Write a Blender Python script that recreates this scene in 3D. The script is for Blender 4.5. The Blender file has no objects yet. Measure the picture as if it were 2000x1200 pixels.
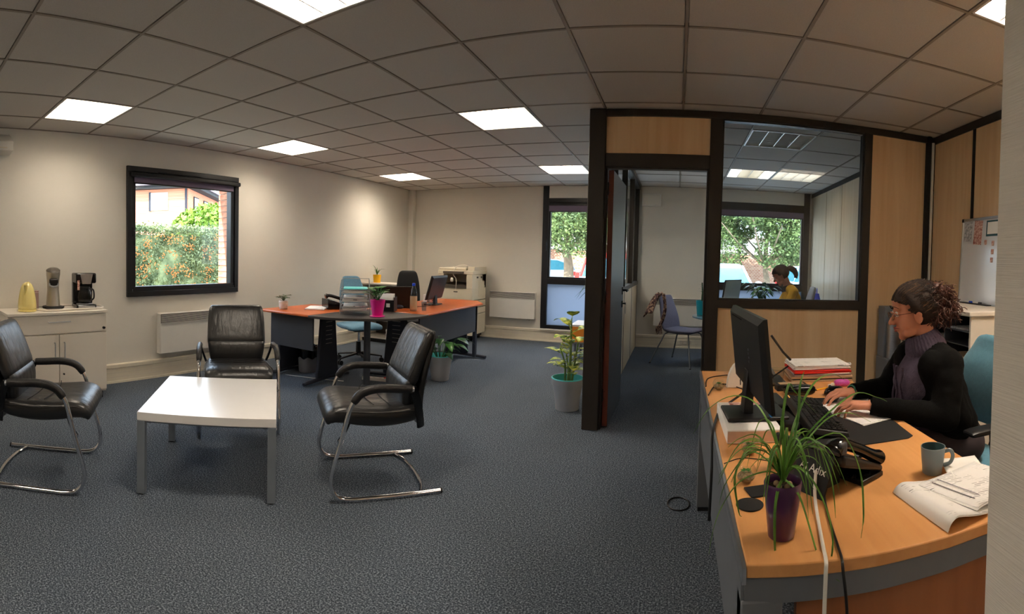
import bpy, bmesh, math, random
import numpy as np
from mathutils import Vector, Matrix
PI = math.pi
random.seed(7); rnd = random.Random(11)
SC = bpy.context.scene
C = SC.collection

# ------------------------------------------------------------------ camera
F_PX, V0 = 976.36, 529.12
cd = bpy.data.cameras.new('camera'); cd.type = 'PANO'; cd.panorama_type = 'CENTRAL_CYLINDRICAL'
cd.central_cylindrical_range_u_min = -1000 / F_PX; cd.central_cylindrical_range_u_max = 1000 / F_PX
cd.central_cylindrical_range_v_min = -(1200 - V0) / F_PX; cd.central_cylindrical_range_v_max = V0 / F_PX
cd.central_cylindrical_radius = 1.0
cd.lens = 18; cd.clip_start = 0.02; cd.clip_end = 300
cam = bpy.data.objects.new('camera', cd); C.objects.link(cam); SC.camera = cam
rt = Vector((0.94590839, 0.32352006, 0.02433289)); up = Vector((-0.03106089, 0.01564846, 0.99939499)); fw = Vector((-0.32294356, 0.94609191, -0.02485083))
cam.matrix_world = Matrix(((rt.x, up.x, -fw.x, 0), (rt.y, up.y, -fw.y, 0), (rt.z, up.z, -fw.z, 1.3297), (0, 0, 0, 1)))

# ------------------------------------------------------------------ world, sun, exposure
w = bpy.data.worlds.new('sky'); SC.world = w; w.use_nodes = True
nt = w.node_tree; bg = nt.nodes['Background']
tc = nt.nodes.new('ShaderNodeTexCoord'); sep = nt.nodes.new('ShaderNodeSeparateXYZ'); cr_ = nt.nodes.new('ShaderNodeValToRGB')
nt.links.new(tc.outputs['Generated'], sep.inputs[0]); nt.links.new(sep.outputs['Z'], cr_.inputs[0]); nt.links.new(cr_.outputs[0], bg.inputs[0])
cr_.color_ramp.elements[0].color = (0.85, 0.92, 1.0, 1); cr_.color_ramp.elements[1].color = (0.42, 0.66, 1.0, 1)
bg.inputs[1].default_value = 3.6
sl = bpy.data.lights.new('sun', 'SUN'); sl.energy = 7; sl.color = (1.0, 0.93, 0.82); sl.angle = 0.01
sun = bpy.data.objects.new('sun', sl); C.objects.link(sun)
sun.rotation_euler = Vector((-0.10, -0.76, 0.64)).to_track_quat('Z', 'Y').to_euler()
LAMP = 13.0
LAMP_COL = (1.0, 0.865, 0.70)
SC.view_settings.view_transform = 'Standard'; SC.view_settings.look = 'None'
SC.view_settings.exposure = 1.18; SC.view_settings.gamma = 1.0; SC.view_settings.use_curve_mapping = False
SC.cycles.use_denoising = True
SC.cycles.max_bounces = 10; SC.cycles.diffuse_bounces = 5; SC.cycles.transparent_max_bounces = 16
SC.cycles.sample_clamp_indirect = 6.0; SC.cycles.caustics_reflective = False; SC.cycles.caustics_refractive = False

# ------------------------------------------------------------------ materials
def srgb(r, g, b):
    f = lambda c: (c / 255 / 12.92) if c / 255 <= .04045 else ((c / 255 + .055) / 1.055) ** 2.4
    return (f(r), f(g), f(b))
MATS = {}
def mat(name, col, rough=.5, metal=0, var=.06, scale=8.0, bump=0.0, bscale=None, stretch=None, col2=None, spec=.5,
        trans=0, ior=1.45, emis=0, ecol=None, coat=0, sheen=0, detail=3, alpha=1, contrast=None):
    m = bpy.data.materials.new(name); m.use_nodes = True; t = m.node_tree; L = t.links; N = t.nodes
    p = N['Principled BSDF']
    tcn = N.new('ShaderNodeTexCoord'); mp = N.new('ShaderNodeMapping'); L.new(tcn.outputs['Object'], mp.inputs[0])
    if stretch: mp.inputs['Scale'].default_value = stretch
    nz = N.new('ShaderNodeTexNoise'); nz.inputs['Scale'].default_value = scale; nz.inputs['Detail'].default_value = detail
    L.new(mp.outputs[0], nz.inputs[0])
    rp = N.new('ShaderNodeValToRGB'); L.new(nz.outputs[0], rp.inputs[0])
    a, b = contrast or (.3, .7)
    rp.color_ramp.elements[0].position = a; rp.color_ramp.elements[1].position = b
    c1 = tuple(c * (1 - var) for c in col); c2 = col2 or tuple(min(1, c * (1 + var)) for c in col)
    rp.color_ramp.elements[0].color = (*c1, 1); rp.color_ramp.elements[1].color = (*c2, 1)
    L.new(rp.outputs[0], p.inputs['Base Color'])
    p.inputs['Roughness'].default_value = rough; p.inputs['Metallic'].default_value = metal
    p.inputs['Specular IOR Level'].default_value = spec; p.inputs['IOR'].default_value = ior
    p.inputs['Transmission Weight'].default_value = trans; p.inputs['Coat Weight'].default_value = coat
    p.inputs['Alpha'].default_value = alpha
    if sheen: p.inputs['Sheen Weight'].default_value = sheen
    if emis:
        p.inputs['Emission Color'].default_value = (*(ecol or col), 1); p.inputs['Emission Strength'].default_value = emis
    if bump:
        nb = N.new('ShaderNodeTexNoise'); nb.inputs['Scale'].default_value = bscale or scale * 3; nb.inputs['Detail'].default_value = 3
        L.new(mp.outputs[0], nb.inputs[0])
        bp = N.new('ShaderNodeBump'); bp.inputs['Strength'].default_value = bump; bp.inputs['Distance'].default_value = .01
        L.new(nb.outputs[0], bp.inputs['Height']); L.new(bp.outputs[0], p.inputs['Normal'])
    MATS[name] = m
    return m
def glassmat(name, col, ior=1.45, rough=0.0, frost=False, film=0.0):
    m = bpy.data.materials.new(name); m.use_nodes = True; t = m.node_tree; L = t.links; N = t.nodes; N.clear()
    o = N.new('ShaderNodeOutputMaterial'); mx = N.new('ShaderNodeMixShader'); fr = N.new('ShaderNodeFresnel'); fr.inputs[0].default_value = ior
    nz = N.new('ShaderNodeTexNoise'); nz.inputs['Scale'].default_value = 3; rp = N.new('ShaderNodeValToRGB'); L.new(nz.outputs[0], rp.inputs[0])
    rp.color_ramp.elements[0].color = (*(c * .97 for c in col), 1); rp.color_ramp.elements[1].color = (*col, 1)
    if frost:
        tr = N.new('ShaderNodeBsdfTranslucent'); d = N.new('ShaderNodeBsdfDiffuse'); a = N.new('ShaderNodeMixShader'); a.inputs[0].default_value = .25
        L.new(rp.outputs[0], tr.inputs[0]); L.new(rp.outputs[0], d.inputs[0]); L.new(tr.outputs[0], a.inputs[1]); L.new(d.outputs[0], a.inputs[2]); base = a
    else:
        base = N.new('ShaderNodeBsdfTransparent'); L.new(rp.outputs[0], base.inputs[0])
    g = N.new('ShaderNodeBsdfGlossy'); g.inputs['Roughness'].default_value = rough
    ge = N.new('ShaderNodeNewGeometry'); iv = N.new('ShaderNodeMath'); iv.operation = 'SUBTRACT'; iv.inputs[0].default_value = 1; L.new(ge.outputs['Backfacing'], iv.inputs[1])
    ml = N.new('ShaderNodeMath'); ml.operation = 'MULTIPLY'; L.new(fr.outputs[0], ml.inputs[0]); L.new(iv.outputs[0], ml.inputs[1])
    L.new(ml.outputs[0], mx.inputs[0]); L.new(base.outputs[0], mx.inputs[1]); L.new(g.outputs[0], mx.inputs[2]); L.new(mx.outputs[0], o.inputs[0])
    return m
def emismat(name, col, s):
    m = bpy.data.materials.new(name); m.use_nodes = True; t = m.node_tree; N = t.nodes; N.clear()
    o = N.new('ShaderNodeOutputMaterial'); e = N.new('ShaderNodeEmission'); e.inputs[0].default_value = (*col, 1); e.inputs[1].default_value = s
    t.links.new(e.outputs[0], o.inputs[0]); return m
def woodmat(name, c1, c2, rough=.4, axis='Z', scale=6, spec=.4, coat=0):
    m = bpy.data.materials.new(name); m.use_nodes = True; t = m.node_tree; L = t.links; N = t.nodes
    p = N['Principled BSDF']; tcn = N.new('ShaderNodeTexCoord'); mp = N.new('ShaderNodeMapping'); L.new(tcn.outputs['Object'], mp.inputs[0])
    s = {'Z': (1, 1, .06), 'X': (.06, 1, 1), 'Y': (1, .06, 1)}[axis]
    mp.inputs['Scale'].default_value = s
    nz = N.new('ShaderNodeTexNoise'); nz.inputs['Scale'].default_value = scale * 3; nz.inputs['Detail'].default_value = 6; nz.inputs['Distortion'].default_value = .6
    n2 = N.new('ShaderNodeTexNoise'); n2.inputs['Scale'].default_value = scale * .6; n2.inputs['Detail'].default_value = 2
    L.new(mp.outputs[0], nz.inputs[0]); L.new(mp.outputs[0], n2.inputs[0])
    mth = N.new('ShaderNodeMath'); mth.operation = 'ADD'; L.new(nz.outputs[0], mth.inputs[0]); L.new(n2.outputs[0], mth.inputs[1])
    m2 = N.new('ShaderNodeMath'); m2.operation = 'MULTIPLY'; m2.inputs[1].default_value = .5; L.new(mth.outputs[0], m2.inputs[0])
    rp = N.new('ShaderNodeValToRGB'); rp.color_ramp.elements[0].position = .36; rp.color_ramp.elements[1].position = .64
    rp.color_ramp.elements[0].color = (*c1, 1); rp.color_ramp.elements[1].color = (*c2, 1)
    L.new(m2.outputs[0], rp.inputs[0]); L.new(rp.outputs[0], p.inputs['Base Color'])
    p.inputs['Roughness'].default_value = rough; p.inputs['Specular IOR Level'].default_value = spec; p.inputs['Coat Weight'].default_value = coat
    return m
def brickmat(name, c1, c2, mortar, scale, bw=.5, bh=.25, msize=.02):
    m = bpy.data.materials.new(name); m.use_nodes = True; t = m.node_tree; L = t.links; N = t.nodes
    p = N['Principled BSDF']; tcn = N.new('ShaderNodeTexCoord'); mp = N.new('ShaderNodeMapping'); L.new(tcn.outputs['Object'], mp.inputs[0])
    mp.inputs['Rotation'].default_value = (PI / 2, 0, 0)
    b = N.new('ShaderNodeTexBrick'); b.inputs['Scale'].default_value = scale; b.inputs['Color1'].default_value = (*c1, 1); b.inputs['Color2'].default_value = (*c2, 1)
    b.inputs['Mortar'].default_value = (*mortar, 1); b.inputs['Mortar Size'].default_value = msize; L.new(mp.outputs[0], b.inputs[0])
    L.new(b.outputs[0], p.inputs['Base Color']); p.inputs['Roughness'].default_value = .9
    return m
def textmat(name, paper, ink, sx=30, sy=60):
    """printed page: thin lines of 'words' as flat print, from a brick pattern in object space"""
    m = bpy.data.materials.new(name); m.use_nodes = True; t = m.node_tree; L = t.links; N = t.nodes
    p = N['Principled BSDF']; tcn = N.new('ShaderNodeTexCoord')
    b = N.new('ShaderNodeTexBrick'); b.inputs['Scale'].default_value = sx; b.inputs['Brick Width'].default_value = 1.2; b.inputs['Row Height'].default_value = .28
    b.inputs['Mortar Size'].default_value = .1; b.inputs['Color1'].default_value = (*ink, 1); b.inputs['Color2'].default_value = (*paper, 1); b.inputs['Mortar'].default_value = (*paper, 1)
    nz = N.new('ShaderNodeTexNoise'); nz.inputs['Scale'].default_value = 14
    mx = N.new('ShaderNodeMix'); mx.data_type = 'RGBA'; mx.inputs[6].default_value = (*paper, 1)
    rp = N.new('ShaderNodeValToRGB'); rp.color_ramp.elements[0].position = .5; rp.color_ramp.elements[1].position = .56
    L.new(tcn.outputs['Object'], b.inputs[0]); L.new(tcn.outputs['Object'], nz.inputs[0]); L.new(nz.outputs[0], rp.inputs[0]); L.new(rp.outputs[0], mx.inputs[0])
    L.new(b.outputs[0], mx.inputs[7]); L.new(mx.outputs[2], p.inputs['Base Color']); p.inputs['Roughness'].default_value = .8
    return m

M = {}
M['wall'] = mat('wall_paint', srgb(222, 217, 207), .85, var=.015, scale=3, bump=.15, bscale=160)
M['tile'] = mat('ceiling_tile', srgb(200, 194, 187), .9, var=.05, scale=140, bump=.2, bscale=300)
M['tbar'] = mat('ceiling_grid', srgb(150, 140, 128), .6, var=.03)
M['dark_void'] = mat('void_black', srgb(25, 22, 20), .9)
M['trunk'] = mat('trunking_cream', srgb(222, 213, 194), .45, var=.03)
M['frame'] = mat('frame_bronze', srgb(47, 41, 36), .45, var=.08, spec=.4)
M['black_alu'] = mat('black_aluminium', srgb(24, 24, 27), .35, var=.08, spec=.5)
M['panel_wood'] = woodmat('maple_panel', srgb(222, 182, 136), srgb(236, 204, 162), .42)
M['panel_pale'] = woodmat('pale_panel', srgb(196, 178, 150), srgb(214, 198, 172), .42)
M['desk_wood'] = woodmat('beech_desktop', srgb(212, 146, 84), srgb(228, 168, 106), .33, 'Y', 7, spec=.45)
M['desk_side'] = woodmat('beech_panel', srgb(150, 92, 54), srgb(172, 110, 68), .4)
M['cherry'] = woodmat('cherry_desktop', srgb(186, 86, 36), srgb(212, 108, 50), .3, 'Y', 6, spec=.5)
M['graphite'] = mat('graphite_metal', srgb(62, 65, 72), .45, var=.05)
M['graphite_top'] = mat('graphite_top', srgb(58, 54, 52), .4, var=.05)
M['navy'] = mat('navy_metal', srgb(38, 42, 54), .5, var=.05)
M['grey_metal'] = mat('grey_metal', srgb(118, 122, 128), .4, .3, var=.04)
M['silver'] = mat('brushed_silver', srgb(188, 190, 194), .28, .9, var=.05, stretch=(1, 1, 20))
M['chrome'] = mat('chrome', srgb(225, 225, 228), .06, 1, var=.01)
M['leather'] = mat('black_leather', srgb(19, 19, 21), .36, var=.2, scale=5, bump=.5, bscale=9, spec=.75, stretch=(3, 1, 1))
M['leather_soft'] = mat('arm_leather', srgb(26, 25, 26), .42, var=.2, bump=.3, bscale=60)
M['black_plastic'] = mat('black_plastic', srgb(18, 18, 20), .4, var=.15)
M['black_gloss'] = mat('black_gloss', srgb(10, 10, 12), .15, var=.1)
M['black_matte'] = mat('black_matte', srgb(20, 20, 21), .75, var=.15)
M['white_lam'] = mat('white_laminate', srgb(228, 227, 226), .24, var=.01, spec=.5)
M['white_edge'] = mat('white_edge', srgb(206, 196, 184), .55, var=.02)
M['white_metal'] = mat('white_enamel', srgb(225, 222, 216), .35, var=.02)
M['cab_white'] = mat('cabinet_white', srgb(226, 218, 206), .4, var=.015)
M['leg_grey'] = mat('leg_grey', srgb(126, 134, 144), .4, .3, var=.05)
M['paper'] = mat('paper_white', srgb(238, 236, 232), .8, var=.02)
M['print'] = textmat('printed_page', srgb(238, 236, 234), srgb(120, 118, 122))
M['ink'] = mat('ink_grey', srgb(120, 118, 125), .8)
M['blue_fab'] = mat('blue_fabric', srgb(108, 156, 184), .9, var=.08, scale=60, bump=.25, bscale=300, sheen=.2)
M['teal_fab'] = mat('teal_blue_fabric', srgb(86, 138, 158), .9, var=.08, scale=60, bump=.25, bscale=300, sheen=.2)
M['violet_fab'] = mat('violet_grey_fabric', srgb(104, 104, 126), .9, var=.08, scale=60, bump=.2, bscale=300)
M['grey_fab'] = mat('grey_fabric', srgb(150, 150, 158), .9, var=.06, scale=60)
M['teal_pot'] = mat('teal_ceramic', srgb(30, 165, 190), .3, var=.04)
M['turq'] = mat('turquoise_plastic', srgb(95, 215, 218), .45, var=.04)
M['pot_grey'] = mat('grey_pot_plastic', srgb(152, 155, 162), .5, var=.04)
M['soil'] = mat('soil', srgb(42, 32, 24), .95, var=.4, scale=60, bump=.8, bscale=90)
M['magenta'] = mat('magenta_ceramic', srgb(222, 22, 140), .3, var=.03, coat=.3)
M['purple'] = mat('purple_pot', srgb(74, 26, 78), .3, var=.08, coat=.3)
M['yellow'] = mat('yellow_ceramic', srgb(240, 180, 10), .3, var=.05)
M['cream_kettle'] = mat('cream_kettle', srgb(240, 222, 142), .22, var=.03, coat=.4)
M['leaf'] = mat('leaf_green', srgb(52, 108, 38), .4, var=.3, scale=14, spec=.5)
M['leaf_dark'] = mat('leaf_dark', srgb(38, 78, 42), .35, var=.3, scale=14)
M['leaf_lime'] = mat('leaf_lime', srgb(96, 140, 44), .45, var=.3, scale=30, col2=srgb(206, 212, 92), contrast=(.42, .55))
M['leaf_grass'] = mat('leaf_grass', srgb(66, 122, 40), .4, var=.3, scale=20, col2=srgb(118, 168, 66))
M['leaf_red'] = mat('leaf_mauve', srgb(112, 92, 74), .6, var=.2, col2=srgb(96, 130, 84))
M['stem'] = mat('stem_green', srgb(120, 150, 90), .5, var=.2, scale=30)
M['skin'] = mat('skin', srgb(206, 140, 112), .5, var=.05, scale=12, spec=.35)
M['skin2'] = mat('skin_dark', srgb(188, 126, 104), .5, var=.05, scale=12, spec=.35)
M['hair'] = mat('hair_brown', srgb(46, 32, 25), .75, var=.45, scale=50, stretch=(1, 1, 8), bump=.4, bscale=200)
M['curl'] = mat('curl_auburn', srgb(72, 36, 22), .6, var=.4, scale=40)
M['hair2'] = mat('hair_dark', srgb(40, 25, 24), .85, spec=.25, var=.3, scale=50)
M['cardigan'] = mat('cardigan_black', srgb(11, 11, 11), .95, spec=.15, var=.2, scale=90, bump=.25, bscale=240)
M['sweater'] = mat('sweater_mauve', srgb(84, 74, 92), .95, var=.14, scale=30, bump=.6, bscale=120)
M['mustard'] = mat('mustard_knit', srgb(214, 156, 22), .9, var=.08, scale=60, bump=.3, bscale=200)
M['trouser'] = mat('trouser_grey', srgb(62, 54, 58), .9, var=.1, scale=40)
M['lip'] = mat('lip', srgb(170, 84, 78), .45)
M['eyewhite'] = mat('eye_white', srgb(220, 214, 208), .3)
M['mug'] = mat('mug_glaze', srgb(120, 134, 140), .35, var=.04)
M['mug_in'] = mat('mug_inner', srgb(70, 96, 98), .3)
M['red_card'] = mat('red_card', srgb(214, 36, 26), .6, var=.03)
M['kraft'] = mat('kraft_card', srgb(176, 148, 116), .8, var=.05)
M['pink'] = mat('pink_plastic', srgb(196, 80, 168), .4, var=.2, scale=200)
M['pencil'] = mat('pencil_yellow', srgb(240, 180, 30), .5)
M['orange'] = mat('orange_board', srgb(240, 148, 50), .45, var=.03)
M['sky_board'] = mat('door_blue_grey', srgb(70, 78, 90), .38, var=.04, spec=.5)
M['door_edge'] = mat('door_edge_red', srgb(96, 42, 24), .5, var=.1)
M['copier'] = mat('copier_beige', srgb(222, 212, 190), .5, var=.015)
M['copier_dark'] = mat('copier_dark_grey', srgb(84, 78, 70), .5, var=.05)  # dark grey copier trim, also pod machine lid and bookcase back
M['tin'] = mat('tin_mauve', srgb(160, 134, 130), .4, .2, var=.05)
M['pod'] = mat('pod_silver', srgb(190, 182, 170), .3, .5, var=.03)
M['wb'] = mat('whiteboard_face', srgb(214, 216, 220), .12, var=.01, spec=.5)
M['photo_red'] = mat('print_red', srgb(200, 52, 42), .5, var=.5, scale=60, col2=srgb(235, 205, 190))
M['photo_grey'] = mat('print_grey', srgb(140, 146, 156), .5, var=.4, scale=50, col2=srgb(225, 225, 228))
M['photo_teal'] = mat('print_teal', srgb(20, 74, 84), .5, var=.2, scale=50)
M['scarf'] = mat('scarf_plum', srgb(86, 56, 62), .9, var=.4, scale=30, col2=srgb(172, 142, 122), contrast=(.45, .62))
M['blue_bag'] = mat('blue_bag', srgb(50, 70, 214), .45, var=.1)
M['blue_lid'] = mat('blue_cap', srgb(20, 70, 200), .35)
M['lcd'] = mat('screen_dark', srgb(14, 15, 18), .12, spec=.5)
M['lcd_grey'] = mat('screen_grey', srgb(120, 138, 142), .25, spec=.5)
M['blind'] = mat('blind_mauve', srgb(120, 108, 130), .8, var=.03, stretch=(1, 1, 30))
M['water'] = glassmat('clear_plastic', (.74, .82, .88), 1.6)
M['glass'] = glassmat('window_glass', (.95, .97, .97), 1.35)
M['office_glass'] = glassmat('office_glass', (.86, .9, .92), 1.55)
M['side_glass'] = glassmat('side_glass', (.90, .93, .94), 1.10)
M['globe'] = glassmat('globe_glass', (.93, .95, .95), 1.4)
M['frost'] = glassmat('frosted_panel', (.40, .44, .50), 1.4, .25, frost=True)
M['louvre'] = mat('louvre_white', srgb(226, 224, 220), .35, .35, var=.02)
for k_, f_ in (('a', .78), ('b', 1.0), ('c', 1.35), ('d', 1.7)): M['lamp_on_' + k_] = emismat('lamp_diffuser_' + k_, LAMP_COL, LAMP * f_)
M['lamp_dim'] = emismat('lamp_diffuser_dim', (1, .9, .76), 2.0)
M['lamp_off'] = mat('lamp_off', srgb(170, 168, 150), .5)
M['blue_toy'] = mat('toy_blue', srgb(30, 120, 190), .4)
M['red_led'] = mat('amber_dot', srgb(230, 140, 40), .4, emis=.6, ecol=(1, .5, .1))
M['moss'] = mat('moss_straw', srgb(150, 128, 96), .9, var=.4, scale=90, bump=.8, bscale=120)

# carpet: flecked loop pile
def carpet():
    m = bpy.data.materials.new('carpet_blue_grey'); m.use_nodes = True; t = m.node_tree; L = t.links; N = t.nodes; p = N['Principled BSDF']
    tcn = N.new('ShaderNodeTexCoord'); nz = N.new('ShaderNodeTexNoise'); nz.inputs['Scale'].default_value = 135; nz.inputs['Detail'].default_value = 4; nz.inputs['Roughness'].default_value = .7
    L.new(tcn.outputs['Object'], nz.inputs[0]); rp = N.new('ShaderNodeValToRGB'); L.new(nz.outputs[0], rp.inputs[0])
    e = rp.color_ramp.elements; e[0].position = .36; e[0].color = (*srgb(44, 51, 60), 1); e[1].position = .66; e[1].color = (*srgb(158, 168, 180), 1)
    x = e.new(.5); x.color = (*srgb(80, 89, 100), 1)
    n2 = N.new('ShaderNodeTexNoise'); n2.inputs['Scale'].default_value = 1.2; L.new(tcn.outputs['Object'], n2.inputs[0])
    mx = N.new('ShaderNodeMix'); mx.data_type = 'RGBA'; mx.blend_type = 'MULTIPLY'; mx.inputs[0].default_value = .25
    L.new(rp.outputs[0], mx.inputs[6]); L.new(n2.outputs[0], mx.inputs[7]); L.new(mx.outputs[2], p.inputs['Base Color'])
    p.inputs['Roughness'].default_value = 1; p.inputs['Specular IOR Level'].default_value = .1
    bp = N.new('ShaderNodeBump'); bp.inputs['Strength'].default_value = .8; bp.inputs['Distance'].default_value = .006
    L.new(nz.outputs[0], bp.inputs['Height']); L.new(bp.outputs[0], p.inputs['Normal'])
    return m
M['carpet'] = carpet()

# ------------------------------------------------------------------ mesh builder
def cr(pts, n=6, closed=False):
    """Catmull-Rom through points"""
    P = [Vector(p) for p in pts]; out = []; k = len(P)
    seg = k if closed else k - 1
    for i in range(seg):
        if closed: a, b, c, d = P[(i - 1) % k], P[i], P[(i + 1) % k], P[(i + 2) % k]
        else: a, b, c, d = P[max(i - 1, 0)], P[i], P[i + 1], P[min(i + 2, k - 1)]
        for j in range(n):
            t = j / n
            out.append(.5 * ((2 * b) + (-a + c) * t + (2 * a - 5 * b + 4 * c - d) * t * t + (-a + 3 * b - 3 * c + d) * t ** 3))
    if not closed: out.append(P[-1])
    return out
class MB:
    def __init__(s): s.v = []; s.f = []; s.mi = []; s.cur = 0
    def add(s, vs, fs):
        o = len(s.v); s.v += [tuple(v) for v in vs]; s.f += [tuple(i + o for i in f) for f in fs]; s.mi += [s.cur] * len(fs); return s
    def m(s, i): s.cur = i; return s
    def box(s, x0, x1, y0, y1, z0, z1, T=None):
        vs = [Vector((x, y, z)) for z in (z0, z1) for y in (y0, y1) for x in (x0, x1)]
        if T is not None: vs = [T @ v for v in vs]
        return s.add(vs, [(0, 2, 3, 1), (4, 5, 7, 6), (0, 1, 5, 4), (2, 6, 7, 3), (0, 4, 6, 2), (1, 3, 7, 5)])
    def prism(s, poly, z0, z1, T=None):
        n = len(poly); a = sum(poly[i][0] * poly[(i + 1) % n][1] - poly[(i + 1) % n][0] * poly[i][1] for i in range(n))
        if a < 0: poly = poly[::-1]
        vs = [Vector((p[0], p[1], z0)) for p in poly] + [Vector((p[0], p[1], z1)) for p in poly]
        if T is not None: vs = [T @ v for v in vs]
        return s.add(vs, [tuple(range(n))[::-1], tuple(range(n, 2 * n))] + [(i, (i + 1) % n, n + (i + 1) % n, n + i) for i in range(n)])
    def loft(s, rings, caps=True, closed=False):
        n = len(rings[0]); vs = [v for r in rings for v in r]; fs = []
        R = len(rings)
        for i in range(R if closed else R - 1):
            for j in range(n):
                a, b = i * n + j, i * n + (j + 1) % n; c, d = ((i + 1) % R) * n + (j + 1) % n, ((i + 1) % R) * n + j
                fs.append((a, b, c, d))
        if caps and not closed: fs += [tuple(range(n))[::-1], tuple(range((R - 1) * n, R * n))]
        return s.add(vs, fs)
    def tube(s, pts, r, n=8, closed=False, flat=1.0, upv=None):
        P = [Vector(p) for p in pts]; k = len(P); rings = []
        rr = r if callable(r) else (lambda t: r)
        prev = None
        for i in range(k):
            if closed: t = (P[(i + 1) % k] - P[(i - 1) % k])
            else: t = P[min(i + 1, k - 1)] - P[max(i - 1, 0)]
            t = t.normalized() if t.length > 1e-9 else Vector((0, 0, 1))
            if prev is None:
                a = Vector(upv) if upv else (Vector((0, 0, 1)) if abs(t.z) < .9 else Vector((1, 0, 0)))
            else: a = prev
            b = t.cross(a); b = b.normalized() if b.length > 1e-6 else t.orthogonal().normalized(); a = b.cross(t).normalized(); prev = a
            q = rr(i / max(k - 1, 1))
            rings.append([P[i] + a * math.cos(2 * PI * j / n) * q * flat + b * math.sin(2 * PI * j / n) * q for j in range(n)])
        return s.loft(rings, True, closed)
    def cyl(s, p0, p1, r0, r1=None, n=16):
        r1 = r0 if r1 is None else r1
        return s.tube([p0, p1], lambda t: r0 + (r1 - r0) * t, n)
    def lathe(s, prof, c=(0, 0, 0), n=24, T=None, caps=True):
        rings = []
        for r, z in prof:
            rg = [Vector((c[0] + r * math.cos(2 * PI * j / n), c[1] + r * math.sin(2 * PI * j / n), c[2] + z)) for j in range(n)]
            if T is not None: rg = [T @ v for v in rg]
            rings.append(rg)
        return s.loft(rings, caps)
    def ell(s, c, r, T=None, nu=16, nv=10, e=1.0):
        c = Vector(c); rings = []
        sp = lambda x: math.copysign(abs(x) ** e, x)
        for i in range(nv + 1):
            ph = -PI / 2 + PI * i / nv; ph = max(min(ph, PI / 2 - .02), -PI / 2 + .02); rg = []
            for j in range(nu):
                th = 2 * PI * j / nu
                v = Vector((r[0] * sp(math.cos(ph)) * sp(math.cos(th)), r[1] * sp(math.cos(ph)) * sp(math.sin(th)), r[2] * sp(math.sin(ph))))
                rg.append((T @ v if T is not None else v) + c)
            rings.append(rg)
        return s.loft(rings)
    def cap(s, p0, p1, r0, r1, n=12):
        """tapered capsule"""
        p0, p1 = Vector(p0), Vector(p1); d = p1 - p0; L = d.length; d = d.normalized() if L > 1e-6 else Vector((0, 0, 1)); pts = []; rs = []
        for k in range(4):
            a = PI / 2 * (1 - k / 4) ; pts.append(p0 - d * r0 * math.sin(a)); rs.append(max(r0 * math.cos(a), r0 * .05))
        pts.append(p0); rs.append(r0)
        pts.append(p1); rs.append(r1)
        for k in range(1, 5):
            a = PI / 2 * k / 4; pts.append(p1 + d * r1 * math.sin(a)); rs.append(max(r1 * math.cos(a), r1 * .05))
        a = d.orthogonal().normalized(); b = d.cross(a)
        return s.loft([[p + a * math.cos(2 * PI * j / n) * q + b * math.sin(2 * PI * j / n) * q for j in range(n)] for p, q in zip(pts, rs)])
    def leaf(s, p0, d, length, width, upv=(0, 0, 1), droop=.3, n=5, fold=.15):
        """broad leaf with a pointed tip and a folded midrib"""
        p0, d, u = Vector(p0), Vector(d).normalized(), Vector(upv)
        sd = d.cross(u); sd = sd.normalized() if sd.length > .05 else d.orthogonal().normalized(); u = sd.cross(d)
        vs = []
        for i in range(n + 1):
            t = i / n; w_ = width * .5 * (math.sin(PI * min(t ** .75, 1)) ** .8 if 0 < t < 1 else .02)
            c = p0 + d * length * t - Vector((0, 0, 1)) * droop * length * t * t
            vs += [c + sd * w_ + u * w_ * fold, c, c - sd * w_ + u * w_ * fold]
        fs = []
        for i in range(n):
            a = i * 3; fs += [(a, a + 1, a + 4, a + 3), (a + 1, a + 2, a + 5, a + 4)]
        return s.add(vs, fs)
    def blade(s, pts, w_, n=5):
        P = cr(pts, n); k = len(P); vs = []; fs = []
        for i, p in enumerate(P):
            t = P[min(i + 1, k - 1)] - P[max(i - 1, 0)]; sd = t.cross(Vector((0, 0, 1)))
            sd = sd.normalized() if sd.length > 1e-5 else Vector((1, 0, 0))
            q = w_ * (1 - (i / (k - 1)) ** 3) * .5 + .0003; nn = sd.cross(t).normalized()
            vs += [p + sd * q + nn * q * .5, p, p - sd * q + nn * q * .5]
        for i in range(k - 1):
            a = i * 3; fs += [(a, a + 1, a + 4, a + 3), (a + 1, a + 2, a + 5, a + 4)]
        return s.add(vs, fs)
    def build(s, name, m, parent=None, smooth=True, bev=0, world=False, ang=35, kind=None, solid=0):
        vs = s.v
        if world and parent is not None:
            T = parent.matrix_basis.inverted()
            if parent.parent: T = T @ parent.parent.matrix_basis.inverted()
            vs = [tuple(T @ Vector(v)) for v in vs]
        me = bpy.data.meshes.new(name); me.from_pydata(vs, [], s.f); me.update()
        ms = m if isinstance(m, (list, tuple)) else [m]
        for x in ms: me.materials.append(M[x] if isinstance(x, str) else x)
        if len(ms) > 1: me.polygons.foreach_set('material_index', s.mi)
        if smooth:
            me.polygons.foreach_set('use_smooth', [True] * len(me.polygons)); me.set_sharp_from_angle(angle=math.radians(ang))
        o = bpy.data.objects.new(name, me); C.objects.link(o)
        if parent is not None: o.parent = parent
        if bev:
            b = o.modifiers.new('bevel', 'BEVEL'); b.width = bev; b.segments = 2; b.limit_method = 'ANGLE'; b.angle_limit = math.radians(40)
        if solid:
            b = o.modifiers.new('solid', 'SOLIDIFY'); b.thickness = solid
        if kind: o['kind'] = kind
        return o
def box(*a, T=None): return MB().box(*a, T=T)
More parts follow.
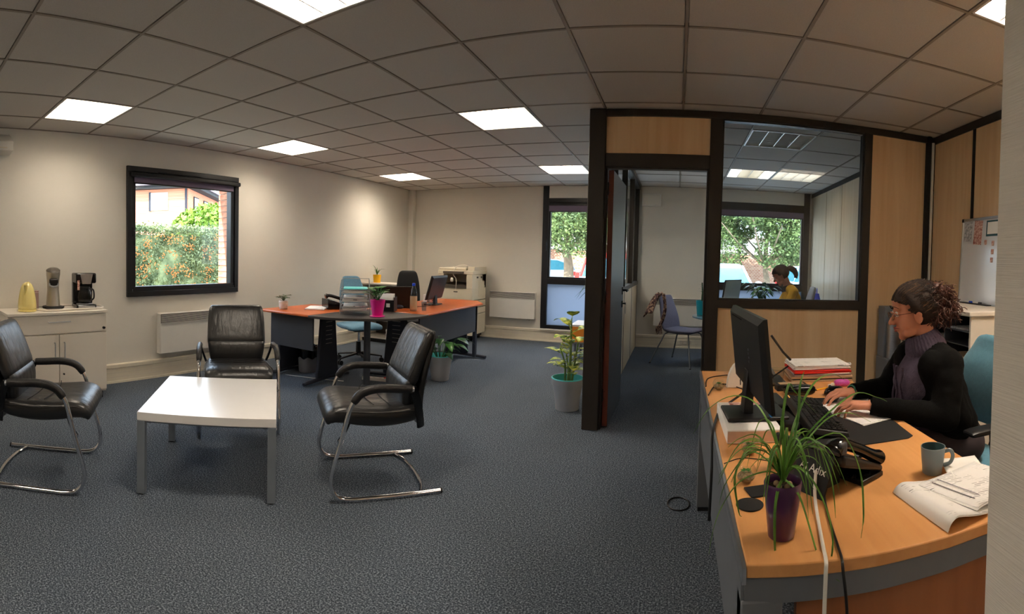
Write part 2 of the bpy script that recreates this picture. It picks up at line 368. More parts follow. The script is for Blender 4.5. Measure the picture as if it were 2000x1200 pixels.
def thing(name, label, cat, loc=(0, 0, 0), rz=0, group=None):
    o = bpy.data.objects.new(name, None); C.objects.link(o); o.empty_display_size = .1
    o.location = loc; o.rotation_euler = (0, 0, rz); o['label'] = label; o['category'] = cat
    if group: o['group'] = group
    bpy.context.view_layer.update() if False else None
    o.matrix_basis = Matrix.Translation(loc) @ Matrix.Rotation(rz, 4, 'Z')
    return o
def tag(o, label, cat, group=None):
    o['label'] = label; o['category'] = cat
    if group: o['group'] = group
    return o
def struct(o, label=None):
    o['kind'] = 'structure'
    if label: o['label'] = label
    return o
def dup(root, loc, rz, label, group=None, link=True):
    r = root.copy(); C.objects.link(r); r.matrix_basis = Matrix.Translation(loc) @ Matrix.Rotation(rz, 4, 'Z'); r['label'] = label
    if group: r['group'] = group
    for ch in list(root.children):
        c = ch.copy(); C.objects.link(c); c.parent = r
        for g in ch.children:
            d = g.copy(); C.objects.link(d); d.parent = c
    return r
def Rz(a): return Matrix.Rotation(a, 4, 'Z')
def Tr(x, y, z): return Matrix.Translation((x, y, z))
def rz_of(hx, hy): return math.atan2(hy, hx) - PI / 2
SHARE = {}
def piece(key, maker, mname, parent, loc, name=None, rot=None):
    """repeat piece sharing one mesh"""
    if key not in SHARE:
        o = maker().build(name or key, mname, parent, smooth=False); SHARE[key] = o.data
    else:
        o = bpy.data.objects.new(name or key, SHARE[key]); C.objects.link(o); o.parent = parent
    o.location = loc
    if rot: o.rotation_euler = rot
    return o

LW, BW, PY, RX, CZ, FY = -4.6, 7.8, 3.9, 2.14, 2.504, -2.6
exec_order = []

# ================================================================== ROOM SHELL
o = box(LW - .3, RX + .3, FY, BW + .3, -.2, 0).build('floor', 'carpet', smooth=False); struct(o)
def wall_boxes(name, boxes, m='wall'):
    mb = MB()
    for b in boxes: mb.box(*b)
    return struct(mb.build(name, m, smooth=False))
# left wall with the opening of window_1
W1 = (2.36, 3.78, .90, 2.20)
TOPZ = CZ + .3
wl = wall_boxes('wall_left', [(LW - .3, LW, FY, W1[0], 0, TOPZ), (LW - .3, LW, W1[1], BW + .3, 0, TOPZ), (LW - .3, LW, W1[0], W1[1], 0, W1[2]), (LW - .3, LW, W1[0], W1[1], W1[3], TOPZ)])
M['brick_a'] = mat('brick_red', srgb(206, 120, 86), .9, var=.15, scale=12, bump=.3, bscale=60, col2=srgb(226, 168, 138)); M['mortar'] = mat('mortar', srgb(206, 192, 178), .95)
def brk(): return MB().box(-.108, .108, -.014, .014, -.031, .031)
box(LW - .285, LW - .075, W1[1] - .012, W1[1], W1[2], W1[3]).build('mortar_bed', 'mortar', wl, smooth=False)
for k in range(18):
    piece('brick', brk, 'brick_a', wl, (LW - .185, W1[1] - .012 - .002 * rnd.random(), W1[2] + .032 + .0722 * k), name='brick').name = 'brick'
W2 = (-2.10, -.72, .26, 2.30); W3 = (.60, 2.04, .26, 2.30)
bxs = [(LW, W2[0], BW, BW + .3, 0, TOPZ), (W2[1], W3[0], BW, BW + .3, 0, TOPZ), (W3[1], RX + .3, BW, BW + .3, 0, TOPZ)]
for W_ in (W2, W3): bxs += [(W_[0], W_[1], BW, BW + .3, 0, W_[2]), (W_[0], W_[1], BW, BW + .3, W_[3], TOPZ)]
wall_boxes('wall_back', bxs)
wall_boxes('wall_front', [(LW - .3, RX + .3, FY - .2, FY, 0, TOPZ)])
wall_boxes('wall_right', [(RX + .03, RX + .3, FY, BW + .3, 0, TOPZ)])
o = box(.487, RX + .03, .50, .655, 0, CZ + .0).build('wall_near', mat('woven_wallpaper', srgb(226, 220, 210), .85, var=.02, scale=20, bump=.25, bscale=40, stretch=(.15, .15, 9)), smooth=False); struct(o)
# boxed pipe in the far left corner
o = box(LW, LW + .10, BW - .10, BW, 0, CZ).build('trim_1', 'wall', bev=.004); struct(o)

# ---------------- cable trunking along the walls
def baseboard(name, p0, p1, inn, ends=True):
    """trunking profile 0.2 high along p0-p1; inn = inward normal"""
    p0, p1, nn = Vector((*p0, 0)), Vector((*p1, 0)), Vector((*inn, 0)); mb = MB()
    prof = [(.0, 0), (.028, 0), (.028, .022), (.022, .026), (.022, .152), (.030, .158), (.030, .190), (.022, .198), (0, .198)]
    rings = [[p + nn * a + Vector((0, 0, z)) for a, z in prof] for p in (p0, p1)]
    mb.loft(rings)
    o = struct(mb.build(name, 'trunk', smooth=False))
    d = (p1 - p0)
    for z in (.062, .105):
        g = MB(); a = p0 + nn * .0225; b = p1 + nn * .0225
        g.loft([[p + nn * q + Vector((0, 0, zz)) for q, zz in ((0, z), (.0015, z), (.0015, z + .004), (0, z + .004))] for p in (a, b)])
        g.build('groove', 'white_edge', o, smooth=False)
    return o
bl = baseboard('baseboard_left', (LW, -.5), (LW, BW - .1), (1, 0))
bb = baseboard('baseboard_back', (LW + .1, BW), (-.66, BW), (0, -1))
bo = baseboard('baseboard_office', (-.62, BW), (2.10, BW), (0, -1))
for par, x in ((bb, -1.72), (bo, .08)):
    for k in range(3):
        s = MB(); s.box(x + k * .065, x + k * .065 + .05, BW - .036, BW - .026, .07, .12).build('socket', 'white_edge', par, bev=.002)

# ---------------- ceiling: grid bars, tiles, lights
GX, GY = -3.587, 1.308
ce = struct(box(LW - .3, RX + .3, FY - .2, BW + .3, CZ + .17, CZ + .3).build('ceiling', 'dark_void', smooth=False))
xs = [LW] + [GX + .6 * k for k in range(-1, 10)] + [RX + .03]
ys_all = [GY + .6 * i for i in range(-6, 11)] + [BW]
xs = sorted(set(round(x, 4) for x in xs if LW <= x <= RX + .03)); ys = sorted(set(round(y, 4) for y in ys_all if FY < y <= BW))
ys = [FY] + ys
g = MB()
for x in xs[1:-1]: g.box(x - .008, x + .008, FY, BW, CZ, CZ + .03)
for y in ys[1:-1]: g.box(LW, RX + .03, y - .008, y + .008, CZ + .0005, CZ + .03)
g.box(LW, LW + .018, FY, BW, CZ, CZ + .02); g.box(LW, RX, BW - .018, BW, CZ, CZ + .02)
gb = g.build('grid_bars', 'tbar', ce, smooth=False); gb['kind'] = 'stuff'
lights = {(0, -1): 'a', (4, -1): 'b', (8, -1): 'c', (0, 3): 'c', (4, 3): 'c', (8, 3): 'd', (0, 8): 'd', (5, 7): 'off', (8, 7): 'half', (8, 8): 'dim', (-4, -1): 'b', (-4, 3): 'c', (-4, 8): 'd'}
lcell = {}
for (i, k), st in lights.items(): lcell[(round(GX + .6 * k, 3), round(GY + .6 * i, 3))] = ((i, k), st)
far_tiles = MB()
def tile_maker(wx, wy):
    def f():
        mb = MB(); a, b = wx / 2 - .0115, wy / 2 - .0115
        mb.box(-a, a, -b, b, .0, .014); mb.box(-a - .01, a + .01, -b - .01, b + .01, .0141, .018); return mb
    return f
for a in range(len(xs) - 1):
    for b in range(len(ys) - 1):
        x0, x1, y0, y1 = xs[a], xs[a + 1], ys[b], ys[b + 1]
        if (round(x0, 3), round(y0, 3)) in lcell: continue
        if y1 < .2 or (x0 > .55 and y1 < .7): far_tiles.box(x0 + .014, x1 - .014, y0 + .014, y1 - .014, CZ + .004, CZ + .018); continue
        key = 't%.3f_%.3f' % (x1 - x0, y1 - y0)
        t = piece(key, tile_maker(x1 - x0, y1 - y0), 'tile', ce, ((x0 + x1) / 2, (y0 + y1) / 2, CZ + .004 + rnd.random() * .0012), name='ceiling_tile')
        t.name = 'ceiling_tile'
o = far_tiles.build('ceiling_tiles', 'tile', ce, smooth=False); o['kind'] = 'stuff'
def louvre_light(x0, y0, st, label, vis=True):
    cx, cy = x0 + .3, y0 + .3
    t = thing('ceiling_light', label, 'ceiling light', (cx, cy, CZ), 0, 'recessed louvre ceiling lights')
    h = .285; fr = MB()
    for s in (-1, 1):
        fr.box(s * h - (.006), s * h + .006, -h, h, .001, .10); fr.box(-h, h, s * h - .006, s * h + .006, .001, .10)
    fr.box(-h, h, -h, h, .10, .11); fr.build('housing', 'white_metal', t, smooth=False)
    bl = MB()
    for k in range(1, 4):
        q = -h + 2 * h * k / 4
        bl.box(q - .004, q + .004, -h + .007, h - .007, .008, .052)
    for k in range(1, 8):
        q = -h + 2 * h * k / 8; bl.box(-h + .007, h - .007, q - .0012, q + .0012, .014, .05)
    bl.build('louvre', 'louvre', t, smooth=False)
    if st == 'half':
        box(-h + .008, -h + .15, -h + .008, h - .008, .062, .07).build('diffuser', emismat('lamp_pale', (1, .95, .86), 9), t, smooth=False)
        box(h - .15, h - .008, -h + .008, h - .008, .062, .07).build('diffuser', emismat('lamp_pale2', (1, .95, .86), 9), t, smooth=False)
        box(-h + .151, h - .151, -h + .008, h - .008, .062, .07).build('diffuser', emismat('lamp_low', (1, .85, .62), 1.6), t, smooth=False)
    else:
        box(-h + .008, h - .008, -h + .008, h - .008, .062, .07).build('diffuser', {'a': 'lamp_on_a', 'b': 'lamp_on_b', 'c': 'lamp_on_c', 'd': 'lamp_on_d', 'dim': 'lamp_dim', 'off': 'lamp_off'}[st], t, smooth=False)
    return t
LL = {(0, -1): 'lit square louvre light near the left wall above the drinks cabinet', (4, -1): 'lit square louvre light beyond the small window, second along the left wall',
      (8, -1): 'lit square louvre light in the far left corner above the copier and desks', (0, 3): 'large lit louvre light cut by the top edge of the view, nearest overhead',
      (4, 3): 'lit square louvre light in mid ceiling just left of the office partition', (8, 3): 'small lit louvre light in front of the tall back window',
      (0, 8): 'lit louvre light corner showing beside the white wall at upper right', (5, 7): 'unlit grey louvre light inside the glazed office, nearest its glass',
      (8, 7): 'office ceiling light with two bright end strips and a dim middle', (8, 8): 'dim cream louvre light in the office beside the one with bright strips',
      (-4, -1): 'lit square louvre light behind the viewer at left', (-4, 3): 'lit square louvre light behind the viewer in the middle', (-4, 8): 'lit square louvre light behind the viewer at right'}
for (i, k), st in lights.items(): louvre_light(GX + .6 * k, GY + .6 * i, st, LL[(i, k)])

# ---------------- windows
def frame_rect(mb, x0, x1, z0, z1, wd, y0, y1):
    mb.box(x0, x1, y0, y1, z0, z0 + wd); mb.box(x0, x1, y0, y1, z1 - wd, z1)
    mb.box(x0, x0 + wd, y0, y1, z0 + wd, z1 - wd); mb.box(x1 - wd, x1, y0, y1, z0 + wd, z1 - wd)
# window_1: local x along world Y, local y = -world X (outward)
T1 = bpy.data.objects.new('window_1', None); C.objects.link(T1); T1.matrix_basis = Tr(LW, 0, 0) @ Rz(PI / 2); struct(T1)
m_ = MB(); frame_rect(m_, 2.335, 3.805, .878, 2.228, .055, -.03, .12); m_.build('outer_frame', 'black_alu', T1, bev=.003)
m_ = MB(); frame_rect(m_, 2.39, 3.75, .933, 2.173, .05, -.012, .07); m_.build('sash', 'black_alu', T1, bev=.003)
box(2.44, 3.70, .035, .041, .983, 2.123).build('glass_pane', 'glass', T1, smooth=False)
box(2.36, 3.80, -.075, -.012, 2.118, 2.165).build('blind_box', 'black_plastic', T1, bev=.012)
box(2.70, 3.25, -.045, -.028, 2.172, 2.186).build('vent_strip', 'black_matte', T1, bev=.003)
box(2.42, 3.73, -.022, -.019, 2.06, 2.12).build('roller_blind', 'blind', T1, smooth=False)
box(2.42, 3.73, -.028, -.014, 2.048, 2.062).build('blind_bar', 'black_alu', T1, bev=.003)
hb = MB(); hb.box(2.395, 2.42, -.03, -.012, 1.50, 1.60); hb.cap((2.408, -.05, 1.56), (2.408, -.05, 1.42), .009, .008); hb.build('handle', 'black_plastic', T1, bev=.003)
for yy in (2.40, 3.74):
    q = MB()
    for k in range(5): q.ell((yy, -.02, .955 - k * .012), (.004, .004, .004), nu=6, nv=4)
    q.build('chain', 'silver', T1)
def tall_window(name, x0, x1, wood_left_post):
    r = bpy.data.objects.new(name, None); C.objects.link(r); r.matrix_basis = Tr(0, BW, 0); struct(r)
    m = MB(); m.box(x0 - .05, x0 + .045, -.035, .1, .21, CZ); m.box(x1 - .045, x1 + .05, -.035, .1, .21, CZ); m.build('post', 'black_alu', r, bev=.003)
    box(x0, x1, -.03, .1, 2.19, 2.31).build('transom', 'black_alu', r, bev=.003)
    box(x0 + .06, x1 - .06, -.03, -.015, 2.225, 2.245).build('vent_strip', 'black_matte', r, bev=.002)
    box(x0, x1, -.03, .1, .93, 1.02).build('mid_rail', 'black_alu', r, bev=.003)
    box(x0, x1, -.03, .1, .21, .27).build('bottom_rail', 'black_alu', r, bev=.003)
    m = MB(); frame_rect(m, x0 + .045, x1 - .045, 1.02, 2.19, .03, -.01, .06); m.build('sash', 'black_alu', r, bev=.002)
    box(x0 + .05, x1 - .05, .03, .036, 1.04, 2.17).build('glass_pane', 'glass', r, smooth=False)
    box(x0 + .045, x1 - .045, .02, .026, .27, .93).build('frosted_pane', 'frost', r, smooth=False)
    box(x0 + .05, x1 - .05, -.027, -.024, 2.10, 2.19).build('roller_blind', 'blind', r, smooth=False)
    box(x0 + .05, x1 - .05, -.032, -.018, 2.088, 2.102).build('blind_bar', 'black_alu', r, bev=.002)
    box(x0 + .05, x1 - .05, -.03, .0, 2.31, CZ).build('infill_panel', 'wall', r, smooth=False)
    h = MB(); h.box(x0 + .012, x0 + .034, -.05, -.033, 1.55, 1.65); h.cap((x0 + .023, -.065, 1.6), (x0 + .023, -.065, 1.47), .008, .007); h.build('handle', 'black_plastic', r)
    box(x0 - .05, x1 + .05, -.06, .0, .19, .21).build('sill', 'white_metal', r, bev=.003)
    return r
tall_window('window_2', W2[0], W2[1], 0); tall_window('window_3', W3[0], W3[1], 0)

# ---------------- glazed partition of the office
pt = bpy.data.objects.new('wall_partition', None); C.objects.link(pt); struct(pt)
y0, y1 = 3.85, 3.95
box(-.705, -.575, y0 - .02, y1 + .02, 0, CZ).build('post', 'frame', pt, bev=.006)
box(.23, .328, y0, y1, 0, CZ).build('post', 'frame', pt, bev=.004)
box(1.484, 1.556, y0, y1, 0, CZ).build('post', 'frame', pt, bev=.004)
box(2.062, 2.098, y0 - .03, y1, 0, CZ).build('post', 'black_matte', pt, bev=.004)
MB().cyl((2.118, 3.835, 0), (2.118, 3.835, CZ - .05), .014).build('conduit', 'white_metal', pt)
box(-.575, RX, y0 - .005, y1, CZ - .052, CZ).build('head_rail', 'frame', pt, bev=.003)
box(-.575, .23, y0, y1, 2.062, 2.165).build('door_head', 'frame', pt, bev=.003)
box(-.60, .24, 3.872, 3.93, 2.165, CZ - .05).build('wood_panel', 'panel_wood', pt, smooth=False)
box(.32, 1.49, y0, y1, .992, 1.058).build('rail', 'frame', pt, bev=.003)
box(.32, 1.49, y0, y1, 0, .10).build('rail', 'frame', pt, bev=.003)
box(.32, 1.49, 3.872, 3.93, .09, .995).build('wood_panel', 'panel_wood', pt, smooth=False)
box(1.55, 2.065, 3.868, 3.93, 0, CZ - .04).build('wood_panel', 'panel_wood', pt, smooth=False)
box(.32, 1.49, 3.897, 3.903, 1.05, CZ - .05).build('glass_pane', 'office_glass', pt, smooth=False)
m = MB(); frame_rect(m, .325, 1.488, 1.055, CZ - .05, .012, 3.868, 3.932); m.build('bead', 'frame', pt, smooth=False)
m = MB(); m.box(-.575, -.56, 3.87, 3.94, 0, 2.065); m.box(.215, .23, 3.87, 3.94, 0, 2.065); m.box(-.575, .23, 3.87, 3.94, 2.05, 2.065); m.build('door_jamb', 'frame', pt, bev=.002)
# side of the office (runs back to the windows)
ps = bpy.data.objects.new('wall_office_side', None); C.objects.link(ps); struct(ps)
for yy in (4.0, 4.95, 5.9, 6.85, 7.74):
    box(-.674, -.606, yy - .022, yy + .022, 0, CZ).build('post', 'frame', ps, bev=.002)
box(-.68, -.598, 3.97, BW, CZ - .05, CZ).build('rail', 'frame', ps, smooth=False)
box(-.68, -.598, 3.97, BW, .98, 1.03).build('rail', 'frame', ps, smooth=False)
for a, b in ((4.03, 4.92), (4.98, 5.87), (5.93, 6.82), (6.88, 7.71)):
    box(-.672, -.608, a, b, .01, .98).build('wood_panel', 'panel_pale', ps, smooth=False)
    box(-.643, -.637, a, b, 1.03, CZ - .05).build('glass_pane', 'side_glass', ps, smooth=False)
# right wall panels, front room and office
pr_ = bpy.data.objects.new('wall_right_panelling', None); C.objects.link(pr_); struct(pr_)
joints = [.66, 1.42, 2.31, 3.215, 3.85]
for a, b in zip(joints[:-1], joints[1:]):
    box(RX, RX + .03, a + .015, b - .015, 0, CZ - .05).build('wood_panel', 'panel_wood', pr_, smooth=False)
    box(RX - .006, RX + .028, b - .018, b + .018, 0, CZ - .05).build('joint_strip', 'black_matte', pr_, smooth=False)
box(RX - .012, RX + .03, .66, 3.85, CZ - .062, CZ).build('head_rail', 'frame', pr_, smooth=False)
jo = [3.95, 4.45, 5.35, 6.3, 7.0, 7.8]
for a, b in zip(jo[:-1], jo[1:]):
    box(RX - .01, RX + .03, a + .008, b - .008, 0, CZ - .05).build('wood_panel', 'panel_pale', pr_, smooth=False)
    box(RX - .005, RX + .028, b - .012, b + .012, 0, CZ - .05).build('joint_strip', 'frame', pr_, smooth=False)
box(RX - .02, RX + .03, 3.95, BW, CZ - .06, CZ).build('head_rail', 'frame', pr_, smooth=False)
# open door
dr = bpy.data.objects.new('door_1', None); C.objects.link(dr); struct(dr); dr.matrix_basis = Tr(-.555, 3.925, 0) @ Rz(math.radians(-1.0))
box(0, .042, 0, .80, .012, 2.045).build('leaf', 'sky_board', dr, bev=.002)
box(-.001, .041, -.004, .001, .012, 2.045).build('edge_strip', 'door_edge', dr, smooth=False)
for z in (.26, 1.04, 1.90):
    h = MB(); h.box(-.016, .004, -.012, .004, z - .05, z + .05); h.cyl((-.008, -.012, z - .05), (-.008, -.012, z + .05), .008, n=10)
    for q in (-.03, .03): h.ell((.012, -.006, z + q), (.004, .004, .004), nu=8, nv=5)
    h.build('hinge', 'black_alu', dr)
h = MB(); h.box(.042, .05, .70, .74, 1.02, 1.09); h.cyl((.05, .72, 1.06), (.095, .72, 1.06), .009); h.cap((.095, .72, 1.06), (.097, .605, 1.058), .0095, .0085)
h.build('door_handle', 'black_plastic', dr, bev=.002)
h = MB(); h.box(.042, .05, .70, .74, .90, .96); h.cyl((.05, .72, .935), (.075, .72, .935), .006); h.box(.074, .078, .708, .732, .925, .945); h.build('lock_plate', 'black_plastic', dr)
h = MB(); h.tube([(.077, .72, .925), (.079, .719, .88), (.078, .72, .84)], .0025, 6); h.build('key_fob', 'silver', dr)
# thermostat-like white box on the left wall near the ceiling, outlet cover in the office
t = thing('speaker_box', 'small white wedge shaped box high on the left wall at the frame edge', 'wall box', (LW, .96, 2.25))
m = MB(); m.loft([[Vector((a, y, z)) for a, z in ((0, 0), (.14, .02), (.16, .10), (.02, .19), (0, .19))] for y in (-.18, .16)]); m.build('case', 'white_metal', t, bev=.006)
box(.12, .15, -.02, .10, .04, .05).build('grille', 'trunk', t)
t = thing('vent_cover', 'square white vent cover high in the corner of the office', 'vent', (-.42, BW, 2.20))
box(-.15, .15, -.05, 0, 0, .19).build('cover', 'white_metal', t, bev=.006); box(-.13, .13, -.056, -.05, .02, .17).build('face', 'wall', t, bev=.004)
# radiators
def radiator(name, label, loc, rz, wd, ht, z0):
    t = thing(name, label, 'radiator', loc, rz)
    box(-wd / 2, wd / 2, -.10, -.02, z0, z0 + ht).build('body', 'white_metal', t, bev=.008)
    b = MB()
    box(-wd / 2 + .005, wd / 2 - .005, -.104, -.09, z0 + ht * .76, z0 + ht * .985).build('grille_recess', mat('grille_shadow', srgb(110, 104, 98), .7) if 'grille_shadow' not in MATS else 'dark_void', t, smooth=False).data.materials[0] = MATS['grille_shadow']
    for k in range(8):
        z = z0 + ht * (.765 + .027 * k); T = Tr(0, -.106, z) @ Matrix.Rotation(-.5, 4, 'X')
        MB().box(-wd / 2 + .008, wd / 2 - .008, -.0045, .0045, -.0012, .0016, T=T).build('slat', 'white_metal', t, smooth=False)
    box(wd / 2 - .14, wd / 2 - .09, -.09, -.05, z0 - .015, z0).build('thermostat', 'white_edge', t, bev=.003)
    for s in (-1, 1): box(s * wd * .3 - .02, s * wd * .3 + .02, -.03, 0, z0 + .05, z0 + ht - .1).build('bracket', 'white_edge', t, smooth=False)
    return t
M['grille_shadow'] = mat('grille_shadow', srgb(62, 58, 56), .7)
radiator('wall_radiator', 'white electric radiator below the small window on the left wall', (LW, 3.13, 0), PI / 2, .88, .43, .265)
radiator('wall_radiator', 'white electric radiator on the back wall right of the copier', (-2.62, BW, 0), 0, .78, .43, .35)
radiator('wall_radiator', 'white electric radiator behind the office visitor chair with scarf', (.08, BW, 0), 0, .84, .43, .35)

# ================================================================== BUILDERS: CHAIRS
def sring(c, xa, ya, a, b, n=20, e=.55):
    """superellipse ring about c with axes xa (half a), ya (half b)"""
    sp = lambda v: math.copysign(abs(v) ** e, v)
    return [c + xa * a * sp(math.cos(2 * PI * j / n)) + ya * b * sp(math.sin(2 * PI * j / n)) for j in range(n)]
X_, Y_, Z_ = Vector((1, 0, 0)), Vector((0, 1, 0)), Vector((0, 0, 1))
def slab_loft(mb, st, e=.55, n=24, wav=0, seed=0):
    """st: list of (y, z, halfwidth, halfthick) along a centre line in the YZ plane"""
    P = [Vector((0, s[0], s[1])) for s in st]; rings = []
    Q = cr([(s[0], s[1], s[2]) for s in st], 4); H = cr([(s[3], 0, 0) for s in st], 4); r_ = random.Random(seed)
    for i, q in enumerate(Q):
        a = Q[max(i - 1, 0)]; b = Q[min(i + 1, len(Q) - 1)]; t = Vector((0, b[0] - a[0], b[1] - a[1])).normalized(); nn = X_.cross(t)
        rings.append(sring(Vector((0, q[0], q[1])), X_, nn, q[2], max(H[i][0], .004), n, e))
    return mb.loft(rings)
def leather_chair(label, loc, rz):
    t = thing('leather_armchair', label, 'chair', loc, rz, 'black leather cantilever armchairs')
    side = [(-.27, .0135), (.10, .0135), (.24, .014), (.315, .035), (.35, .10), (.338, .19), (.30, .32), (.262, .47), (.235, .54), (.20, .582), (.15, .605), (.08, .612), (-.02, .605), (-.09, .60)]
    for s in (-1, 1):
        pts = cr([(s * .292, y, z) for y, z in side], 5)
        MB().tube(pts, .0132, 12).build('side_tube', 'chrome', t)
        MB().cyl((s * .292, -.268, .0135), (s * .292, -.278, .0135), .0145, n=12).build('end_cap', 'black_plastic', t)
        ap = cr([(s * .292, y, z) for y, z in side[8:]], 5)
        MB().tube(ap, lambda u: .0215 * (.8 + .2 * min(1, u * 12)) * (1 if u < .97 else .95), 14, flat=1.12).build('arm_pad', 'leather_soft', t, ang=60)
        MB().tube([(s * .292, -.075, .601), (s * .292, -.102, .600)], .0165, 12).build('arm_end', 'silver', t)
        MB().tube(cr([(s * .285, -.098, .605), (s * .272, -.125, .54), (s * .235, -.155, .44), (s * .17, -.185, .345)], 4), .024, 10, flat=.35, upv=(1, 0, 0)).build('arm_bracket', 'black_gloss', t)
    MB().tube(cr([(-.292, -.15, .0135), (-.17, -.19, .012), (0, -.205, .011), (.17, -.19, .012), (.292, -.15, .0135)], 6), .009, 10).build('floor_bar', 'chrome', t)
    MB().tube(cr([(-.29, .31, .33), (-.2, .25, .375), (0, .2, .385), (.2, .25, .375), (.29, .31, .33)], 5), .011, 10).build('seat_bar', 'chrome', t)
    seat = [(-.165, .47, .20, .02), (-.155, .45, .228, .05), (-.08, .437, .240, .062), (.05, .432, .247, .066), (.18, .443, .25, .064), (.27, .455, .25, .058), (.325, .448, .246, .05), (.352, .425, .238, .035), (.36, .405, .225, .012)]
    sm = slab_loft(MB(), seat, .5, 28).build('seat', 'leather', t, ang=70)
    # seams and piping of the seat
    for s in (-1, 1):
        MB().tube(cr([(s * .241, -.12, .462), (s * .25, .05, .462), (s * .254, .2, .475), (s * .25, .30, .478), (s * .225, .345, .448)], 4), .0035, 6).build('piping', 'leather_soft', t)
    for y, z in ((.02, .499), (.12, .507)):
        MB().tube(cr([(-.21, y - .015, z - .006), (-.1, y + .008, z - .001), (0, y + .014, z), (.1, y + .008, z - .001), (.21, y - .015, z - .006)], 4), .0028, 6).build('seam', 'black_matte', t)
    low = [(-.10, .40, .17, .02), (-.098, .44, .195, .034), (-.095, .52, .215, .042), (-.105, .59, .226, .044), (-.12, .625, .228, .034)]
    slab_loft(MB(), low, .5, 28).build('lumbar_cushion', 'leather', t, ang=70)
    hi = [(-.115, .605, .228, .02), (-.12, .63, .232, .042), (-.145, .70, .232, .042), (-.175, .78, .230, .038), (-.205, .85, .224, .034), (-.225, .885, .216, .028), (-.235, .902, .200, .008)]
    slab_loft(MB(), hi, .5, 28).build('backrest', 'leather', t, ang=70)
    MB().tube(cr([(-.222, -.10, .65), (-.223, -.13, .72), (-.205, -.175, .83), (-.175, -.205, .892), (0, -.214, .902), (.175, -.205, .892), (.205, -.175, .83), (.223, -.13, .72), (.222, -.10, .65)], 5), .0038, 6).build('piping', 'leather_soft', t)
    sh = [(-.196, .335, .13, .006), (-.192, .36, .17, .016), (-.172, .48, .205, .022), (-.176, .60, .226, .024), (-.205, .73, .226, .024), (-.245, .85, .205, .020), (-.262, .895, .17, .006)]
    slab_loft(MB(), sh, .45, 24).build('back_shell', 'leather_soft', t, ang=60)
    return t
leather_chair('black leather cantilever armchair at far left in front of the white cabinet', (-2.925, .872, 0), rz_of(.54, .84))
leather_chair('black leather cantilever armchair beyond the coffee table, facing the camera', (-3.0, 2.49, 0), rz_of(.80, -.60))
leather_chair('black leather cantilever armchair right of the coffee table, turned to the left', (-1.64, 2.49, 0), rz_of(-.68, -.73))

def task_chair(label, loc, rz, fab, backh=1.05, arms=True, seath=.47, group=None, bw=.21):
    t = thing('office_chair', label, 'chair', loc, rz, group)
    MB().cyl((0, 0, .09), (0, 0, .26), .034, .03).build('column_sleeve', 'black_plastic', t)
    MB().cyl((0, 0, .25), (0, 0, seath - .06), .016).build('gas_lift', 'chrome', t)
    for k in range(5):
        a = 2 * PI * k / 5 + .3; c, s_ = math.cos(a), math.sin(a)
        MB().tube([(c * .03, s_ * .03, .115), (c * .16, s_ * .16, .098), (c * .29, s_ * .29, .078)], lambda u: .026 - .011 * u, 8, flat=.6).build('base_arm', 'black_plastic', t)
        w_ = MB(); p = Vector((c * .29, s_ * .29, .03)); d = Vector((-s_, c, 0))
        for q in (-.016, .016): w_.cyl(p + d * (q - .008), p + d * (q + .008), .029, n=14)
        w_.cyl(p + Vector((0, 0, .01)), p + Vector((0, 0, .055)), .009); w_.build('caster', 'black_plastic', t)
    box(-.11, .11, -.13, .12, seath - .085, seath - .045).build('mechanism', 'black_plastic', t, bev=.012)
    slab_loft(MB(), [(-.22, seath - .01, .19, .012), (-.20, seath - .02, .22, .028), (-.05, seath - .025, .235, .034), (.12, seath - .02, .235, .034), (.22, seath - .03, .22, .028), (.25, seath - .045, .19, .010)], .5, 24).build('seat', fab, t, ang=70)
    b0 = seath + .12; H = backh
    slab_loft(MB(), [(-.215, b0 - .02, bw * .75, .008), (-.222, b0 + .02, bw * .95, .024), (-.215, b0 + .12, bw * 1.05, .03), (-.232, (b0 + H) / 2 + .05, bw, .028), (-.26, H - .08, bw * .86, .024), (-.275, H - .02, bw * .72, .018), (-.28, H, bw * .5, .006)], .55, 24).build('backrest', fab, t, ang=70)
    MB().tube(cr([(0, -.10, seath - .06), (0, -.22, seath - .03), (0, -.262, seath + .1), (0, -.262, seath + .3)], 5), .022, 8, flat=.5).build('back_support', 'black_plastic', t)
    if arms:
        for s in (-1, 1):
            MB().tube(cr([(s * .15, -.02, seath - .065), (s * .25, -.02, seath - .05), (s * .275, -.01, seath + .02), (s * .275, .0, seath + .18)], 5), .018, 8, flat=.7).build('arm_post', 'black_plastic', t)
            slab_loft(MB(), [(-.12, 0, .02, .006), (-.11, 0, .034, .012), (.10, .0, .038, .013), (.13, -.004, .03, .006)], .6, 16).build('armrest', 'black_plastic', t).location = (s * .275, 0, seath + .19)
    return t

